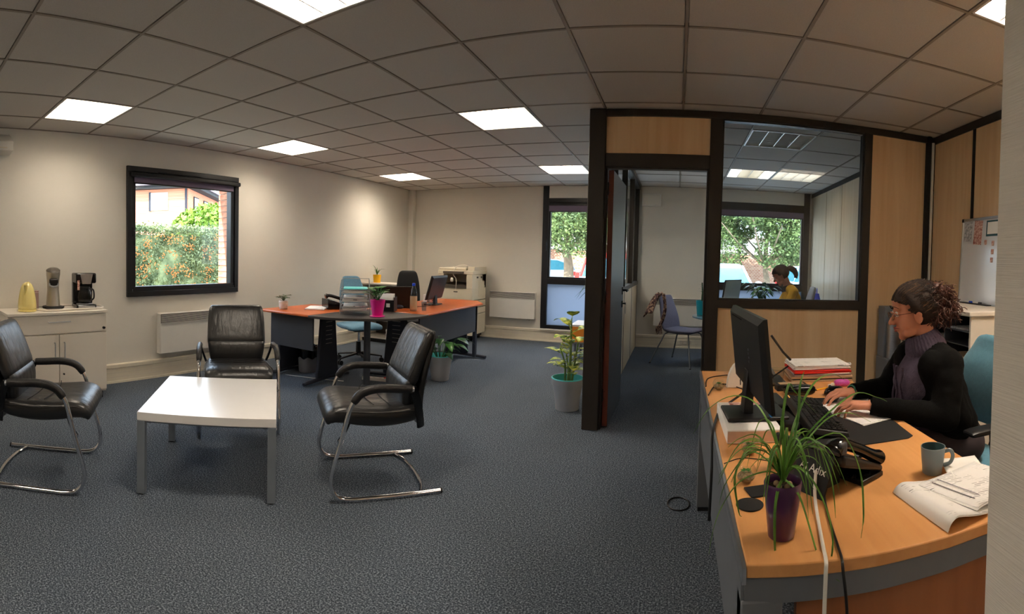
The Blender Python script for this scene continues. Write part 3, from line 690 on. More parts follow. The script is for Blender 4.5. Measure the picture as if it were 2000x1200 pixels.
# ================================================================== COFFEE TABLE
ctc = Vector((-2.445, 1.87, 0)); 
t = thing('coffee_table', 'square white coffee table with grey square metal legs between the armchairs', 'table', (-2.43, 1.845, 0), math.atan2(.715, .70))
S = .378; S2_ = .42
box(-S, S, -S2_, S2_, .413, .46).build('tabletop', 'white_lam', t, bev=.0025)
for sx in (-1, 1):
    for sy in (-1, 1):
        l = MB(); l.box(sx * S - (.045 if sx > 0 else 0), sx * S + (.045 if sx < 0 else 0), sy * S2_ - (.045 if sy > 0 else 0), sy * S2_ + (.045 if sy < 0 else 0), .006, .413)
        l.build('leg', 'leg_grey', t, bev=.002)
        MB().cyl((sx * (S - .022), sy * (S2_ - .022), 0), (sx * (S - .022), sy * (S2_ - .022), .007), .018).build('foot', 'black_plastic', t)
for a in (-1, 1):
    MB().box(-S + .04, S - .04, a * (S2_ - .06) - .012, a * (S2_ - .06) + .012, .39, .412).build('apron_rail', 'leg_grey', t, smooth=False); MB().box(a * (S - .06) - .012, a * (S - .06) + .012, -S2_ + .04, S2_ - .04, .39, .412).build('apron_rail', 'leg_grey', t, smooth=False)

# ================================================================== DRINKS CABINET
t = thing('white_cabinet', 'white low cabinet with one drawer and two doors by the left wall', 'cabinet', (LW + .03, 1.44, 0), 0)
D, Wd = .44, .46   # depth along +x, half width along y
box(0, D - .02, -Wd, Wd, .07, .79).build('body', 'cab_white', t, bev=.002)
box(.02, D - .05, -Wd + .02, Wd - .02, 0, .07).build('plinth', 'black_plastic', t, smooth=False)
box(-.01, D + .008, -Wd - .01, Wd + .01, .79, .815).build('top_board', 'cab_white', t, bev=.003)
d = box(D - .02, D, -Wd + .003, Wd - .003, .625, .785).build('drawer', 'cab_white', t, bev=.002)
h = MB(); h.tube([(D, -.10, .73), (D + .022, -.10, .73), (D + .022, .10, .73), (D, .10, .73)], .004, 8); h.build('handle', 'silver', d)
k = MB(); k.cyl((D, Wd - .035, .655), (D + .014, Wd - .035, .655), .012); k.box(D + .014, D + .022, Wd - .045, Wd - .025, .648, .664); k.build('lock', 'black_plastic', d)
for a, b, hy in ((-Wd + .003, -.003, -.045), (.003, Wd - .003, .045)):
    d = box(D - .02, D, a, b, .09, .615).build('door', 'cab_white', t, bev=.002)
    h = MB(); h.tube([(D, hy, .39), (D + .022, hy, .39), (D + .022, hy, .545), (D, hy, .545)], .0045, 8); h.build('handle', 'silver', d)
MB().cyl((D, .04, .265), (D + .012, .04, .265), .008).build('lock', 'black_plastic', d)
CT = .8155
# items on the cabinet
t = thing('kettle', 'pale yellow electric kettle at the left end of the white cabinet top', 'kettle', (-4.28, 1.19, CT), -.5)
MB().lathe([(.075, 0), (.085, .004), (.085, .02), (.078, .024)], n=28).build('base', 'cream_kettle', t)
MB().lathe([(.078, .026), (.084, .03), (.083, .06), (.078, .11), (.068, .17), (.056, .215), (.04, .245), (.02, .258), (.003, .262)], n=32).build('body', 'cream_kettle', t, ang=60)
m = MB(); m.loft([[Vector((.055, -.018, .235)), Vector((.055, .018, .235)), Vector((.06, .0, .13))], [Vector((.092, -.010, .24)), Vector((.092, .010, .24)), Vector((.075, 0, .15))]]); m.build('spout', 'cream_kettle', t, bev=.003)
MB().tube(cr([(-.04, 0, .25), (-.10, 0, .235), (-.115, 0, .15), (-.08, 0, .05)], 6), .011, 10, flat=1.3).build('handle', 'cream_kettle', t)
m = MB()
for k in range(2): m.lathe([(.0835 - k * .003, .045 + k * .03), (.085 - k * .003, .047 + k * .03), (.0835 - k * .003, .049 + k * .03)], n=28)
m.build('band', 'cream_kettle', t)
t = thing('tin_canister', 'mauve tin canister behind the yellow kettle', 'tin', (-4.45, 1.31, CT))
box(-.035, .035, -.03, .03, 0, .16).build('body', 'tin', t, bev=.006); box(-.036, .036, -.031, .031, .16, .172).build('lid', 'tin', t, bev=.004)
t = thing('tray', 'cream serving tray under the two coffee machines', 'tray', (-4.37, 1.62, CT))
m = MB(); m.prism([(-.16, -.30), (.16, -.30), (.17, .0), (.16, .27), (-.16, .27)], 0, .006); m.build('base', 'cab_white', t, bev=.004)
m = MB(); m.tube(cr([(-.16, -.30, .012), (.16, -.30, .012), (.175, 0, .012), (.16, .27, .012), (-.16, .27, .012)], 5, closed=True), .008, 8, closed=True); m.build('rim', 'cab_white', t)
CT2 = CT + .0065
t = thing('pod_coffee_machine', 'silver pod coffee maker with black lid between kettle and black machine', 'coffee machine', (-4.40, 1.475, CT2), -.25)
m = MB(); m.lathe([(.095, 0), (.105, .01), (.10, .02), (.02, .022)], n=28); m.build('drip_base', 'black_plastic', t)
rings = []
for z, r, x in ((.0, .066, -.02), (.05, .062, -.025), (.15, .055, -.03), (.22, .056, -.025), (.27, .062, -.01), (.30, .066, .0), (.33, .064, .006)):
    rings.append([Vector((x + r * 1.0 * math.cos(2 * PI * j / 28), r * math.sin(2 * PI * j / 28), z + .02 + (-.02 * math.cos(2 * PI * j / 28) if z > .28 else 0))) for j in range(28)])
MB().loft(rings).build('body', 'pod', t, ang=60)
T = Tr(.004, 0, .352) @ Matrix.Rotation(.3, 4, 'Y')
MB().lathe([(.064, -.012), (.066, .0), (.05, .012), (.01, .018)], n=28, T=T).build('lid', 'copier_dark', t)
m = MB(); m.box(.03, .082, -.04, .04, .20, .275); m.build('brew_head', 'black_plastic', t, bev=.01)
m = MB(); m.tube(cr([(.075, -.04, .235), (.095, -.035, .215), (.10, 0, .205), (.095, .035, .215), (.075, .04, .235)], 5), .008, 8); m.build('handle', 'silver', t)
MB().lathe([(.03, .0), (.075, .0), (.075, .012), (.03, .012)], c=(.12, 0, .0), n=24).build('cup_tray', 'black_plastic', t)
t = thing('drip_coffee_maker', 'black filter coffee maker with glass jug at the right end of the cabinet', 'coffee machine', (-4.36, 1.765, CT2), -.12)
m = MB(); m.box(-.09, .11, -.095, .095, 0, .035); m.build('base', 'black_gloss', t, bev=.01)
MB().lathe([(.076, .0), (.078, .006), (.07, .010)], c=(.03, 0, .034), n=28).build('hot_plate', 'silver', t)
m = MB(); m.box(-.09, -.03, -.095, .095, .035, .31); m.build('tower', 'black_gloss', t, bev=.008)
m = MB(); m.box(-.09, .10, -.097, .097, .23, .325); m.build('filter_housing', 'black_gloss', t, bev=.014)
m = MB(); m.loft([[Vector((.1, -.06, .318)), Vector((.104, -.06, .318)), Vector((.104, .06, .318)), Vector((.1, .06, .318))], [Vector((.1, -.04, .225)), Vector((.106, -.04, .225)), Vector((.106, .04, .225)), Vector((.1, .04, .225))]]); m.build('steel_front', 'silver', t, smooth=False)
m = MB(); m.box(.1, .104, -.088, -.066, .17, .26); m.build('label_strip', 'photo_red', t, smooth=False)
j = MB().lathe([(.045, .0), (.062, .012), (.068, .05), (.06, .10), (.045, .13), (.048, .14)], c=(.035, 0, .046), n=28, caps=False).build('jug', 'globe', t)
MB().lathe([(.040, .002), (.060, .014), (.064, .03), (.002, .031)], c=(.035, 0, .046), n=28).build('coffee', 'black_gloss', j)
MB().lathe([(.05, .137), (.05, .152), (.02, .16)], c=(.035, 0, .046), n=24).build('jug_lid', 'black_plastic', j)
MB().tube(cr([(.08, .03, .18), (.115, .06, .17), (.12, .065, .10), (.09, .045, .07)], 5), .008, 8).build('jug_handle', 'black_plastic', j)
box(.108, .113, -.08, .08, .008, .026).build('switch_panel', 'silver', t, bev=.002)
tag(MB().tube(cr([(-4.47, 1.40, CT + .004), (-4.52, 1.36, CT + .003), (-4.56, 1.42, CT + .004), (-4.58, 1.5, CT + .004)], 5), .003, 6).build('loose_cable', 'black_plastic'), 'short black power cord behind the silver pod machine', 'cord')

# ================================================================== REAR DESK CLUSTER
def tleg(par, x, y0, y1, mname='navy', flipx=0):
    """slotted panel leg standing on a long foot, running along y"""
    yc = (y0 + y1) / 2
    m = MB(); m.loft([[Vector((x - .02, yc - .17, .05)), Vector((x + .02, yc - .17, .05)), Vector((x + .02, yc + .17, .05)), Vector((x - .02, yc + .17, .05))],
                      [Vector((x - .02, yc - .11, .70)), Vector((x + .02, yc - .11, .70)), Vector((x + .02, yc + .11, .70)), Vector((x - .02, yc + .11, .70))]])
    m.build('leg', mname, par, bev=.012)
    for k in range(6):
        MB().box(x - .0215, x + .0215, yc - .05, yc + .05, .40 + k * .045, .404 + k * .045).build('slot', 'white_edge', par, smooth=False)
    MB().tube([(x, y0, .022), (x, y0 + .06, .03), (x, yc, .045), (x, y1 - .06, .03), (x, y1, .022)], lambda u: .03 - .008 * abs(2 * u - 1), 10, flat=.75).build('foot', mname, par)
    box(x - .03, x + .03, yc - .3, yc + .3, .695, .715).build('bracket', mname, par, smooth=False)
# desk A: along X
t = thing('office_desk', 'cherry topped desk with dark modesty panel left of the black corner top', 'desk', (-3.66, 4.02, 0), 0)
dx0, dx1, dy0, dy1 = -.31, .41, -.42, .42
m = MB(); m.box(dx0, dx1, dy0, dy1, .715, .74); m.build('top', 'cherry', t, bev=.008)
box(dx0 + .05, dx1 - .06, dy0 + .13, dy0 + .15, .36, .70).build('modesty_panel', 'graphite', t, bev=.003)
tleg(t, dx0 + .03, -.36, .36); tleg(t, dx1 - .11, -.36, .36)
t = thing('corner_desktop', 'black quarter round desktop joining the two cherry desks', 'desk', (-3.25, 4.445, 0), 0)
poly = [(0, 0)] + [(.86 * math.cos(a), .86 * math.sin(a)) for a in [(-PI / 2 + PI / 2 * k / 24) for k in range(25)]]
MB().prism(poly, .712, .738).build('top', 'graphite_top', t, bev=.005)
MB().cyl((.34, -.34, .02), (.34, -.34, .712), .034, n=20).build('pole', 'graphite', t)
MB().lathe([(.055, 0), (.055, .008), (.036, .022)], c=(.34, -.34, 0), n=20).build('foot', 'graphite', t)
MB().lathe([(.07, .70), (.07, .711)], c=(.34, -.34, 0), n=20).build('mount', 'graphite', t)
t = thing('office_desk', 'cherry topped desk running back to the copier with navy side panel', 'desk', (-2.83, 5.27, 0), 0)
m = MB(); m.prism([(-.42, -.82), (.40, -.82), (.40, .72), (.20, 1.02), (-.05, 1.06), (-.42, 1.0)], .715, .74); m.build('top', 'cherry', t, bev=.008)
box(.27, .29, -.74, .80, .36, .70).build('modesty_panel', 'graphite', t, bev=.003)
for yy, x0_, x1_ in ((-.72, -.36, .36), (.80, -.36, .42)):
    m = MB(); m.loft([[Vector((-.17, yy - .02, .05)), Vector((.17, yy - .02, .05)), Vector((.17, yy + .02, .05)), Vector((-.17, yy + .02, .05))], [Vector((-.11, yy - .02, .70)), Vector((.11, yy - .02, .70)), Vector((.11, yy + .02, .70)), Vector((-.11, yy + .02, .70))]])
    l = m.build('leg', 'navy', t, bev=.012)
    for k in range(6): MB().box(-.05, .05, yy - .0215, yy + .0215, .40 + k * .045, .404 + k * .045).build('slot', 'white_edge', l, smooth=False)
    MB().tube([(x0_, yy, .022), (0, yy, .045), (x1_, yy, .022)], .026, 10, flat=.75).build('foot', 'navy', t)
box(.25, .29, .74, .80, .02, .70).build('end_panel', 'navy', t, bev=.004)
for nm, lab, loc in (('grommet', None, (0, 0, 0)),): pass
DZ = .7405
def lathe_pot(t, r0, r1, h, m, rim=None, n=28, soil='soil'):
    MB().lathe([(.001, 0), (r0 * .9, 0), (r0, .003), (r1, h), (r1 * .93, h), (r1 * .9, h - .02)], n=n, caps=False).build('pot', m, t, ang=50)
    if rim: MB().lathe([(r1 * 1.0, h - rim), (r1 * 1.06, h - rim), (r1 * 1.07, h), (r1 * .94, h), (r1 * .92, h - .03)], n=n, caps=False).build('rim', m, t, ang=50)
    MB().lathe([(r1 * .92, h - .02), (r1 * .5, h - .014), (.002, h - .012)], n=n, caps=False).build('soil', soil, t)
# small white pot with succulent
t = thing('succulent_pot', 'small white ribbed pot with a mauve succulent on the left cherry desk', 'potted plant', (-3.78, 3.78, DZ))
lathe_pot(t, .042, .05, .095, 'white_metal')
for k in range(4):
    MB().lathe([(.0445 + k * .002, .02 + k * .018), (.0465 + k * .002, .023 + k * .018), (.0445 + k * .002, .026 + k * .018)], n=24, caps=False).build('ring', 'white_metal', t)
for k in range(14):
    a = k * 2.4; mb = MB(); r_ = .02 + .03 * rnd.random(); hh = .1 + .05 * rnd.random()
    mb.tube([(0, 0, .085), (r_ * math.cos(a) * .6, r_ * math.sin(a) * .6, hh), (r_ * math.cos(a) * 1.8, r_ * math.sin(a) * 1.8, hh + .01)], .003, 5)
    for q in range(5): mb.leaf((r_ * math.cos(a) * (1 + .2 * q), r_ * math.sin(a) * (1 + .2 * q), hh), (math.cos(a + q * 1.3), math.sin(a + q * 1.3), .5), .03, .016, droop=.2, n=3)
    mb.build('sprig', 'leaf_red', t)
# loose papers
def sheet_stack(name, label, cat, loc, rz, wx, wy, n, mtop='print', mm='paper', jitter=.012, th=.004, group=None, colors=None):
    t = thing(name, label, cat, loc, rz, group)
    for k in range(n):
        T = Tr((rnd.random() - .5) * jitter, (rnd.random() - .5) * jitter, 0) @ Rz((rnd.random() - .5) * .08)
        mat_ = mtop if k == n - 1 else (colors[k % len(colors)] if colors else mm)
        MB().box(-wx / 2, wx / 2, -wy / 2, wy / 2, k * th, k * th + th * .92, T=T).build('sheet', mat_, t, smooth=False)
    return t
sheet_stack('paper_pile', 'pale papers spread flat on the left cherry desk behind the succulent', 'papers', (-3.58, 4.10, DZ), .5, .21, .297, 4)
def desk_phone(label, loc, rz, s=1.0):
    t = thing('desk_phone', label, 'telephone', loc, rz)
    m = MB(); m.loft([[Vector((x, y, z)) * s for x, y, z in ((-.10, -.11, 0), (.10, -.11, 0), (.10, .10, 0), (-.10, .10, 0))], [Vector((x, y, z)) * s for x, y, z in ((-.10, -.11, .03), (.10, -.11, .03), (.10, .10, .10), (-.10, .10, .10))]]); m.build('body', 'black_gloss', t, bev=.006 * s)
    T = Tr(.035 * s, 0, .068 * s) @ Matrix.Rotation(.32, 4, 'X')
    for a in range(3):
        for b in range(4): MB().box((-.03 + a * .026) * s, (-.012 + a * .026) * s, (-.08 + b * .024) * s, (-.064 + b * .024) * s, .0, .006 * s, T=T).build('key', 'graphite', t, smooth=False)
    MB().box(-.03 * s, .055 * s, .025 * s, .085 * s, .003, .008 * s, T=T).build('display', 'lcd_grey', t, smooth=False)
    m = MB(); m.tube(cr([(-.068 * s, -.12 * s, .055 * s), (-.068 * s, -.08 * s, .085 * s), (-.068 * s, 0, .115 * s), (-.068 * s, .08 * s, .135 * s), (-.068 * s, .12 * s, .125 * s)], 5), lambda u: (.024 if u < .2 or u > .8 else .016) * s, 12); m.build('handset', 'black_gloss', t, ang=60)
    pts = []
    for k in range(120):
        a = k / 120 * 18 * 2 * PI; u = k / 120; pts.append((-.10 * s - .05 * s * math.sin(PI * u) + .007 * math.cos(a), (-.10 + .05 * u) * s + .007 * math.sin(a), .010 + .03 * (1 - u)))
    MB().tube(pts, .002, 5).build('cord', 'black_plastic', t)
    return t
desk_phone('black desk phone on the left cherry desk beside the wire trays', (-3.47, 4.26, DZ), 2.6, 1.1)
# wire letter trays
t = thing('letter_trays', 'three tier silver mesh letter trays full of papers on the corner desktop', 'letter tray', (-3.06, 4.10, DZ - .002), .62)
for s in (-1, 1):
    for yy in (-.14, .14):
        MB().tube([(s * .13, yy, 0), (s * .12, yy, .30)], .004, 6).build('upright', 'silver', t)
    MB().tube(cr([(s * .12, -.14, .30), (s * .12, 0, .31), (s * .12, .14, .30)], 4), .003, 6).build('top_wire', 'silver', t)
MB().tube([(-.12, .14, .30), (.12, .14, .30)], .003, 6).build('top_wire', 'silver', t)
for k in range(3):
    z = .035 + k * .075; tr = MB()
    for a in range(9): x = -.12 + .03 * a; tr.tube([(x, -.15, z), (x, .15, z)], .0014, 4)
    for a in range(7): y = -.15 + .05 * a; tr.tube([(-.12, y, z), (.12, y, z)], .0014, 4)
    tr.tube([(-.13, -.15, z + .03), (.13, -.15, z + .03), (.13, .15, z + .03), (-.13, .15, z + .03)], .003, 6, closed=True)
    tr.tube([(-.12, -.155, z), (.12, -.155, z)], .003, 6)
    tray = tr.build('tray', 'silver', t)
    for q in range(4):
        T = Rz((rnd.random() - .5) * .1)
        MB().box(-.105, .105, -.145, .135, z + .003 + q * .010, z + .011 + q * .010, T=T).build('papers', ['paper', 'print', 'photo_grey', 'turq'][q if k == 2 else (q % 2)], tray, smooth=False)
t.matrix_basis = t.matrix_basis @ Matrix.Scale(1.15, 4)
# pink pot with plant
t = thing('pink_plant_pot', 'magenta pot with round green leaves on the black corner desktop', 'potted plant', (-2.71, 3.99, DZ - .002))
lathe_pot(t, .050, .075, .165, 'magenta')
MB().lathe([(.055, 0), (.075, .004), (.073, .012)], n=24).build('saucer', 'magenta', t)
for k in range(16):
    a = k * 2.399 + .3; tilt = .25 + .75 * rnd.random(); L_ = .07 + .09 * rnd.random(); d = Vector((math.cos(a) * tilt, math.sin(a) * tilt, 1)).normalized(); p = Vector((0, 0, .15)) + d * L_
    m = MB(); m.tube([(0, 0, .15), p], .003, 5); m.leaf(p - d * .01, Vector((math.cos(a), math.sin(a), .5)), .085, .075, droop=.25, n=6, fold=.12); m.build('leaf', 'leaf', t, solid=.0006)
# box file black with papers
t = thing('box_file', 'open black box file holding white cards beside the magenta pot', 'file box', (-2.93, 4.46, DZ), .25)
box(-.11, .11, -.05, .05, 0, .004).build('base', 'black_plastic', t)
m = MB(); m.box(-.11, .11, -.055, -.05, 0, .12); m.box(-.11, .11, .05, .055, 0, .16); m.box(-.115, -.11, -.055, .055, 0, .15); m.box(.11, .115, -.055, .055, 0, .15); m.build('sides', 'black_plastic', t, bev=.001)
for a in (-.05, .05): box(a - .02, a + .02, -.058, -.055, .045, .085).build('label_holder', 'paper', t, smooth=False)
for k in range(6): MB().box(-.095, .095, -.04 + k * .013, -.035 + k * .013, .01, .145 + k * .008, T=None).build('card', 'paper', t, smooth=False)
# blue bottle
t = thing('water_bottle', 'clear plastic water bottle with blue cap on the right cherry desk', 'bottle', (-2.68, 4.63, DZ))
MB().lathe([(.034, 0), (.038, .006), (.038, .09), (.036, .10), (.038, .11), (.038, .19), (.030, .23), (.016, .262), (.014, .28)], n=24, caps=True).build('bottle_body', 'water', t, ang=60)
m = MB()
for k in range(6): m.lathe([(.038, .11 + k * .014), (.0395, .114 + k * .014), (.038, .118 + k * .014)], n=24, caps=False)
m.build('ridges', 'water', t)
MB().lathe([(.0385, .02), (.0390, .022), (.0390, .16), (.0385, .162)], n=24, caps=False, T=None).build('label', 'kraft', t)
MB().lathe([(.0155, .272), (.017, .275), (.017, .297), (.012, .30), (.002, .30)], n=20).build('cap', 'blue_lid', t)
t = thing('drinking_glass', 'small clear glass beside the water bottle', 'glass', (-2.60, 4.72, DZ))
MB().lathe([(.024, 0), (.03, .10), (.0285, .10), (.0225, .008), (.001, .008)], n=20, caps=False).build('cup', 'water', t)
# laptop and monitor
t = thing('laptop', 'open black laptop seen from behind beside the water bottle', 'laptop', (-3.08, 4.84, DZ), rz_of(-.75, .50))
box(-.17, .17, -.12, .12, .002, .018).build('base', 'black_plastic', t, bev=.004)
T = Tr(0, -.12, .018) @ Matrix.Rotation(math.radians(14), 4, 'X')
MB().box(-.17, .17, -.004, .004, 0, .235, T=T).build('lid', 'black_plastic', t, bev=.003)
MB().box(-.155, .155, .0042, .005, .012, .222, T=T).build('screen', 'lcd', t, smooth=False)
t = thing('cable_pouch', 'small dark blue cloth lump and cables behind the bottle', 'cables', (-2.93, 4.74, DZ))
m = MB(); m.ell((0, 0, .02), (.05, .035, .022), e=.8); m.build('pouch', 'navy', t)
m = MB(); m.tube(cr([(.02, .05, .006), (.10, .12, .005), (.06, .25, .005), (.12, .42, .005), (.10, .60, .006)], 6), .0035, 6); m.build('cable', 'black_plastic', t)
def monitor(name, label, loc, rz, wd, ht, standh, tilt=.1, basew=.2, based=.16, screen='lcd', edge='black_plastic', thick=.022):
    t = thing(name, label, 'monitor', loc, rz)
    box(-basew / 2, basew / 2, -based / 2, based / 2, 0, .012).build('base', edge, t, bev=.004)
    m = MB(); m.loft([[Vector((-.035, -.045, .012)), Vector((.035, -.045, .012)), Vector((.035, -.01, .012)), Vector((-.035, -.01, .012))], [Vector((-.03, -.035, standh + ht * .3)), Vector((.03, -.035, standh + ht * .3)), Vector((.03, -.012, standh + ht * .3)), Vector((-.03, -.012, standh + ht * .3))]]); m.build('stand', edge, t, bev=.003)
    T = Tr(0, 0, standh) @ Matrix.Rotation(tilt, 4, 'X')
    m = MB(); m.loft([[T @ Vector(v) for v in ((-wd / 2 + .02, -thick, .02), (wd / 2 - .02, -thick, .02), (wd / 2 - .02, -thick, ht - .02), (-wd / 2 + .02, -thick, ht - .02))], [T @ Vector(v) for v in ((-wd / 2, -.006, 0), (wd / 2, -.006, 0), (wd / 2, -.006, ht), (-wd / 2, -.006, ht))], [T @ Vector(v) for v in ((-wd / 2, .006, 0), (wd / 2, .006, 0), (wd / 2, .006, ht), (-wd / 2, .006, ht))]]); m.build('housing', edge, t, ang=20)
    MB().box(-wd / 2 + .012, wd / 2 - .012, .0062, .0075, .014, ht - .012, T=T).build('screen', screen, t, smooth=False)
    return t
monitor('computer_monitor', 'black monitor seen edge on on the right cherry desk', (-2.86, 5.42, DZ), rz_of(-.90, -.05), .46, .30, .07, .28)
t = thing('pen_cup', 'red and blue pens with notepads behind the desk monitor', 'pen holder', (-3.0, 5.66, DZ), 0)
MB().lathe([(.03, 0), (.033, .09), (.03, .09), (.028, .004)], n=16).build('cup', 'photo_red', t)
for k, c_ in enumerate(('red_card', 'blue_lid', 'teal_pot', 'yellow')):
    a = k * 1.6; MB().cyl((0, 0, .01), (.025 * math.cos(a), .025 * math.sin(a), .15 + .012 * k), .005, n=8).build('pen', c_, t)
box(-.10, -.045, -.06, .03, 0, .10).build('note_block', 'paper', t, bev=.002)
# chairs at the rear desks
task_chair('light blue office chair with black star base behind the wire trays', (-3.66, 4.98, 0), rz_of(.80, -.45), 'blue_fab', 1.06, arms=False, seath=.48, bw=.165)
task_chair('black high backed office chair left of the copier behind the laptop', (-3.50, 5.95, 0), rz_of(.62, -.78), 'black_matte', 1.12, arms=False, bw=.165)
# waste bin
t = thing('waste_bin', 'grey waste bin with black liner bag under the left cherry desk', 'bin', (-3.80, 4.20, 0))
MB().lathe([(.095, 0), (.10, .004), (.118, .285), (.113, .285), (.095, .01), (.001, .01)], n=28, caps=False).build('bucket', 'pot_grey', t)
n_ = 36; m = MB(); m.loft([[Vector(((r + .003 * math.sin(5 * a)) * math.cos(a), (r + .003 * math.sin(5 * a)) * math.sin(a), z + dz * .012 * math.sin(7 * a + 1))) for a in [2 * PI * j / n_ for j in range(n_)]] for r, z, dz in ((.117, .165, 1), (.121, .23, 0), (.124, .288, .4), (.117, .297, .5), (.106, .28, 0), (.09, .10, 0))], caps=False)
m.build('liner_bag', 'black_gloss', t, ang=70)
t = thing('wall_crate', 'black flat panel standing on the floor under the left desk', 'panel', (-4.0, 4.2, 0))
box(-.012, .012, -.12, .12, 0, .40).build('board', 'black_matte', t, bev=.004)
# low white bookcase
t = thing('low_bookcase', 'low white open shelf unit behind the blue office chair', 'shelf unit', (-4.19, 6.5, 0))
hw = .395; dpt = .20
m = MB(); m.box(-hw, -hw + .02, -dpt, dpt, .05, .88); m.build('side_panel', 'cab_white', t, bev=.002)
m = MB(); m.box(hw - .02, hw, -dpt, dpt, .05, .88); m.build('side_panel', 'cab_white', t, bev=.002)
box(-hw - .005, hw + .005, -dpt - .005, dpt, .88, .905).build('top_board', 'cab_white', t, bev=.002)
for z in (.06, .33, .60): box(-hw + .02, hw - .02, -dpt + .005, dpt - .01, z, z + .02).build('shelf', 'cab_white', t, smooth=False)
box(-hw + .02, hw - .02, dpt - .012, dpt, .08, .88).build('back_panel', 'copier_dark', t, smooth=False)
box(-hw + .01, hw - .01, -dpt + .02, dpt, 0, .05).build('plinth', 'black_plastic', t, smooth=False)
sheet_stack('paper_ream', 'stack of white paper packs on the bottom shelf of the low unit', 'paper stack', (-4.0, 6.42, .0815), .05, .21, .29, 4, th=.035, colors=['paper', 'photo_grey'])
sheet_stack('paper_ream', 'loose letters lying on the middle shelf of the low unit', 'paper stack', (-4.08, 6.45, .3515), .15, .22, .30, 3, th=.02)
t = thing('yellow_plant_pot', 'yellow pot with a thin spiky plant on the low white shelf unit', 'potted plant', (-4.40, 6.45, .9055))
lathe_pot(t, .055, .066, .125, 'yellow')
for k in range(16):
    a = k * 2.4; L_ = .10 + .12 * rnd.random(); e = .4 + 1.0 * rnd.random(); d = Vector((math.cos(a) * e, math.sin(a) * e, 1)).normalized()
    MB().blade([Vector((0, 0, .12)), Vector((0, 0, .15)) + d * L_ * .5, Vector((0, 0, .13)) + d * L_ - Vector((0, 0, .03 * e))], .009).build('blade', 'leaf' if k % 3 else 'leaf_red', t)
# copier
t = thing('photocopier', 'large beige photocopier on a drawer pedestal in the far corner', 'photocopier', (-3.38, 7.42, 0))
hw = .30; f_ = -.29
box(-hw, hw, f_, .28, .10, .42).build('lower_cabinet', 'copier', t, bev=.006)
for z0_, z1_ in ((.43, .53), (.54, .64)):
    d = box(-hw, hw, f_, .28, z0_, z1_).build('drawer', 'copier', t, bev=.006)
    box(-.05, .05, f_ - .004, f_, z1_ - .035, z1_ - .015).build('grip', 'copier_dark', d, smooth=False)
box(-.25, .25, f_ + .05, .25, .05, .10).build('plinth', 'black_plastic', t, smooth=False)
for sx in (-.22, .22):
    for sy in (-.2, .2): MB().cyl((sx - .015, sy, .026), (sx + .015, sy, .026), .026, n=14).build('caster', 'black_plastic', t)
box(-hw, hw, f_, .28, .65, .84).build('engine_body', 'copier', t, bev=.008)
m = MB(); m.box(-hw, -hw + .10, f_, .28, .84, 1.06); m.box(hw - .10, hw, f_, .28, .84, 1.06); m.box(-hw, hw, .12, .28, .84, 1.06); m.build('output_bay', 'copier', t, smooth=False)
m = MB(); m.loft([[Vector((x, f_ - .01, z)) for x, z in ((-hw + .10, .842), (hw - .10, .842), (hw - .10, .87), (-hw + .10, .90))], [Vector((x, .12, z)) for x, z in ((-hw + .10, .842), (hw - .10, .842), (hw - .10, .90), (-hw + .10, .93))]]); m.build('output_tray', 'copier_dark', t, smooth=False)
box(-hw, hw + .015, f_ + .0, .28, 1.06, 1.12).build('scanner', 'copier', t, bev=.008)
box(-hw, hw - .12, f_ + .02, .27, 1.122, 1.16).build('scanner_lid', 'copier', t, bev=.012)
box(-.20, .15, f_ - .035, f_ + .005, 1.07, 1.105).build('control_panel', 'copier_dark', t, bev=.006)
box(hw - .11, hw + .01, f_ + .06, .27, 1.12, 1.18).build('feeder_end', 'copier', t, bev=.008)
box(-.02, .05, f_ - .004, f_, .775, .79).build('badge', 'copier_dark', t, smooth=False)
box(hw, hw + .006, -.05, .2, .70, .95).build('side_tray', 'copier', t, bev=.003)
for a in (-.12, .05): box(hw, hw + .012, a, a + .05, 1.0, 1.025).build('latch', 'copier_dark', t, bev=.003)
m = MB(); m.tube(cr([(.02, -.30, .80), (.03, -.31, .98), (-.02, -.31, 1.05), (.0, -.26, 1.17), (.10, -.1, 1.19), (.18, -.06, 1.17), (.05, -.12, 1.21), (-.05, -.15, 1.175), (-.12, -.12, 1.17)], 6), .006, 6)
o = m.build('tangled_cable', 'cab_white'); o.location = (-3.38, 7.42, 0); tag(o, 'cream cable hanging over the front of the photocopier', 'cable')
t = thing('plug_adapter', 'cream plug hanging on its cable in front of the copier tray', 'plug', (-3.42, 7.10, .97)); MB().ell((0, 0, 0), (.025, .02, .035), e=.7).build('plug', 'cab_white', t)

# loose cord below the desks
tag(MB().tube(cr([(-3.93, 3.62, .70), (-4.08, 3.60, .55), (-4.12, 3.58, .40), (-4.12, 3.7, .2), (-4.1, 3.85, .008), (-3.6, 3.95, .008), (-3.2, 4.1, .008)], 6), .004, 6).build('loose_cable', 'white_metal'), 'thin white cord hanging from the left cherry desk to the floor', 'cord')
t = thing('power_strip', 'white power strip on the carpet beneath the corner desktop', 'power strip', (-2.98, 4.36, 0), .3)
box(-.14, .14, -.025, .025, 0, .035).build('body', 'white_metal', t, bev=.005)
for k in range(3): MB().lathe([(.016, .035), (.016, .037), (.002, .037)], c=(-.08 + k * .07, 0, 0), n=14).build('socket', 'white_edge', t)
box(.10, .125, -.01, .01, .035, .041).build('switch', 'red_card', t)

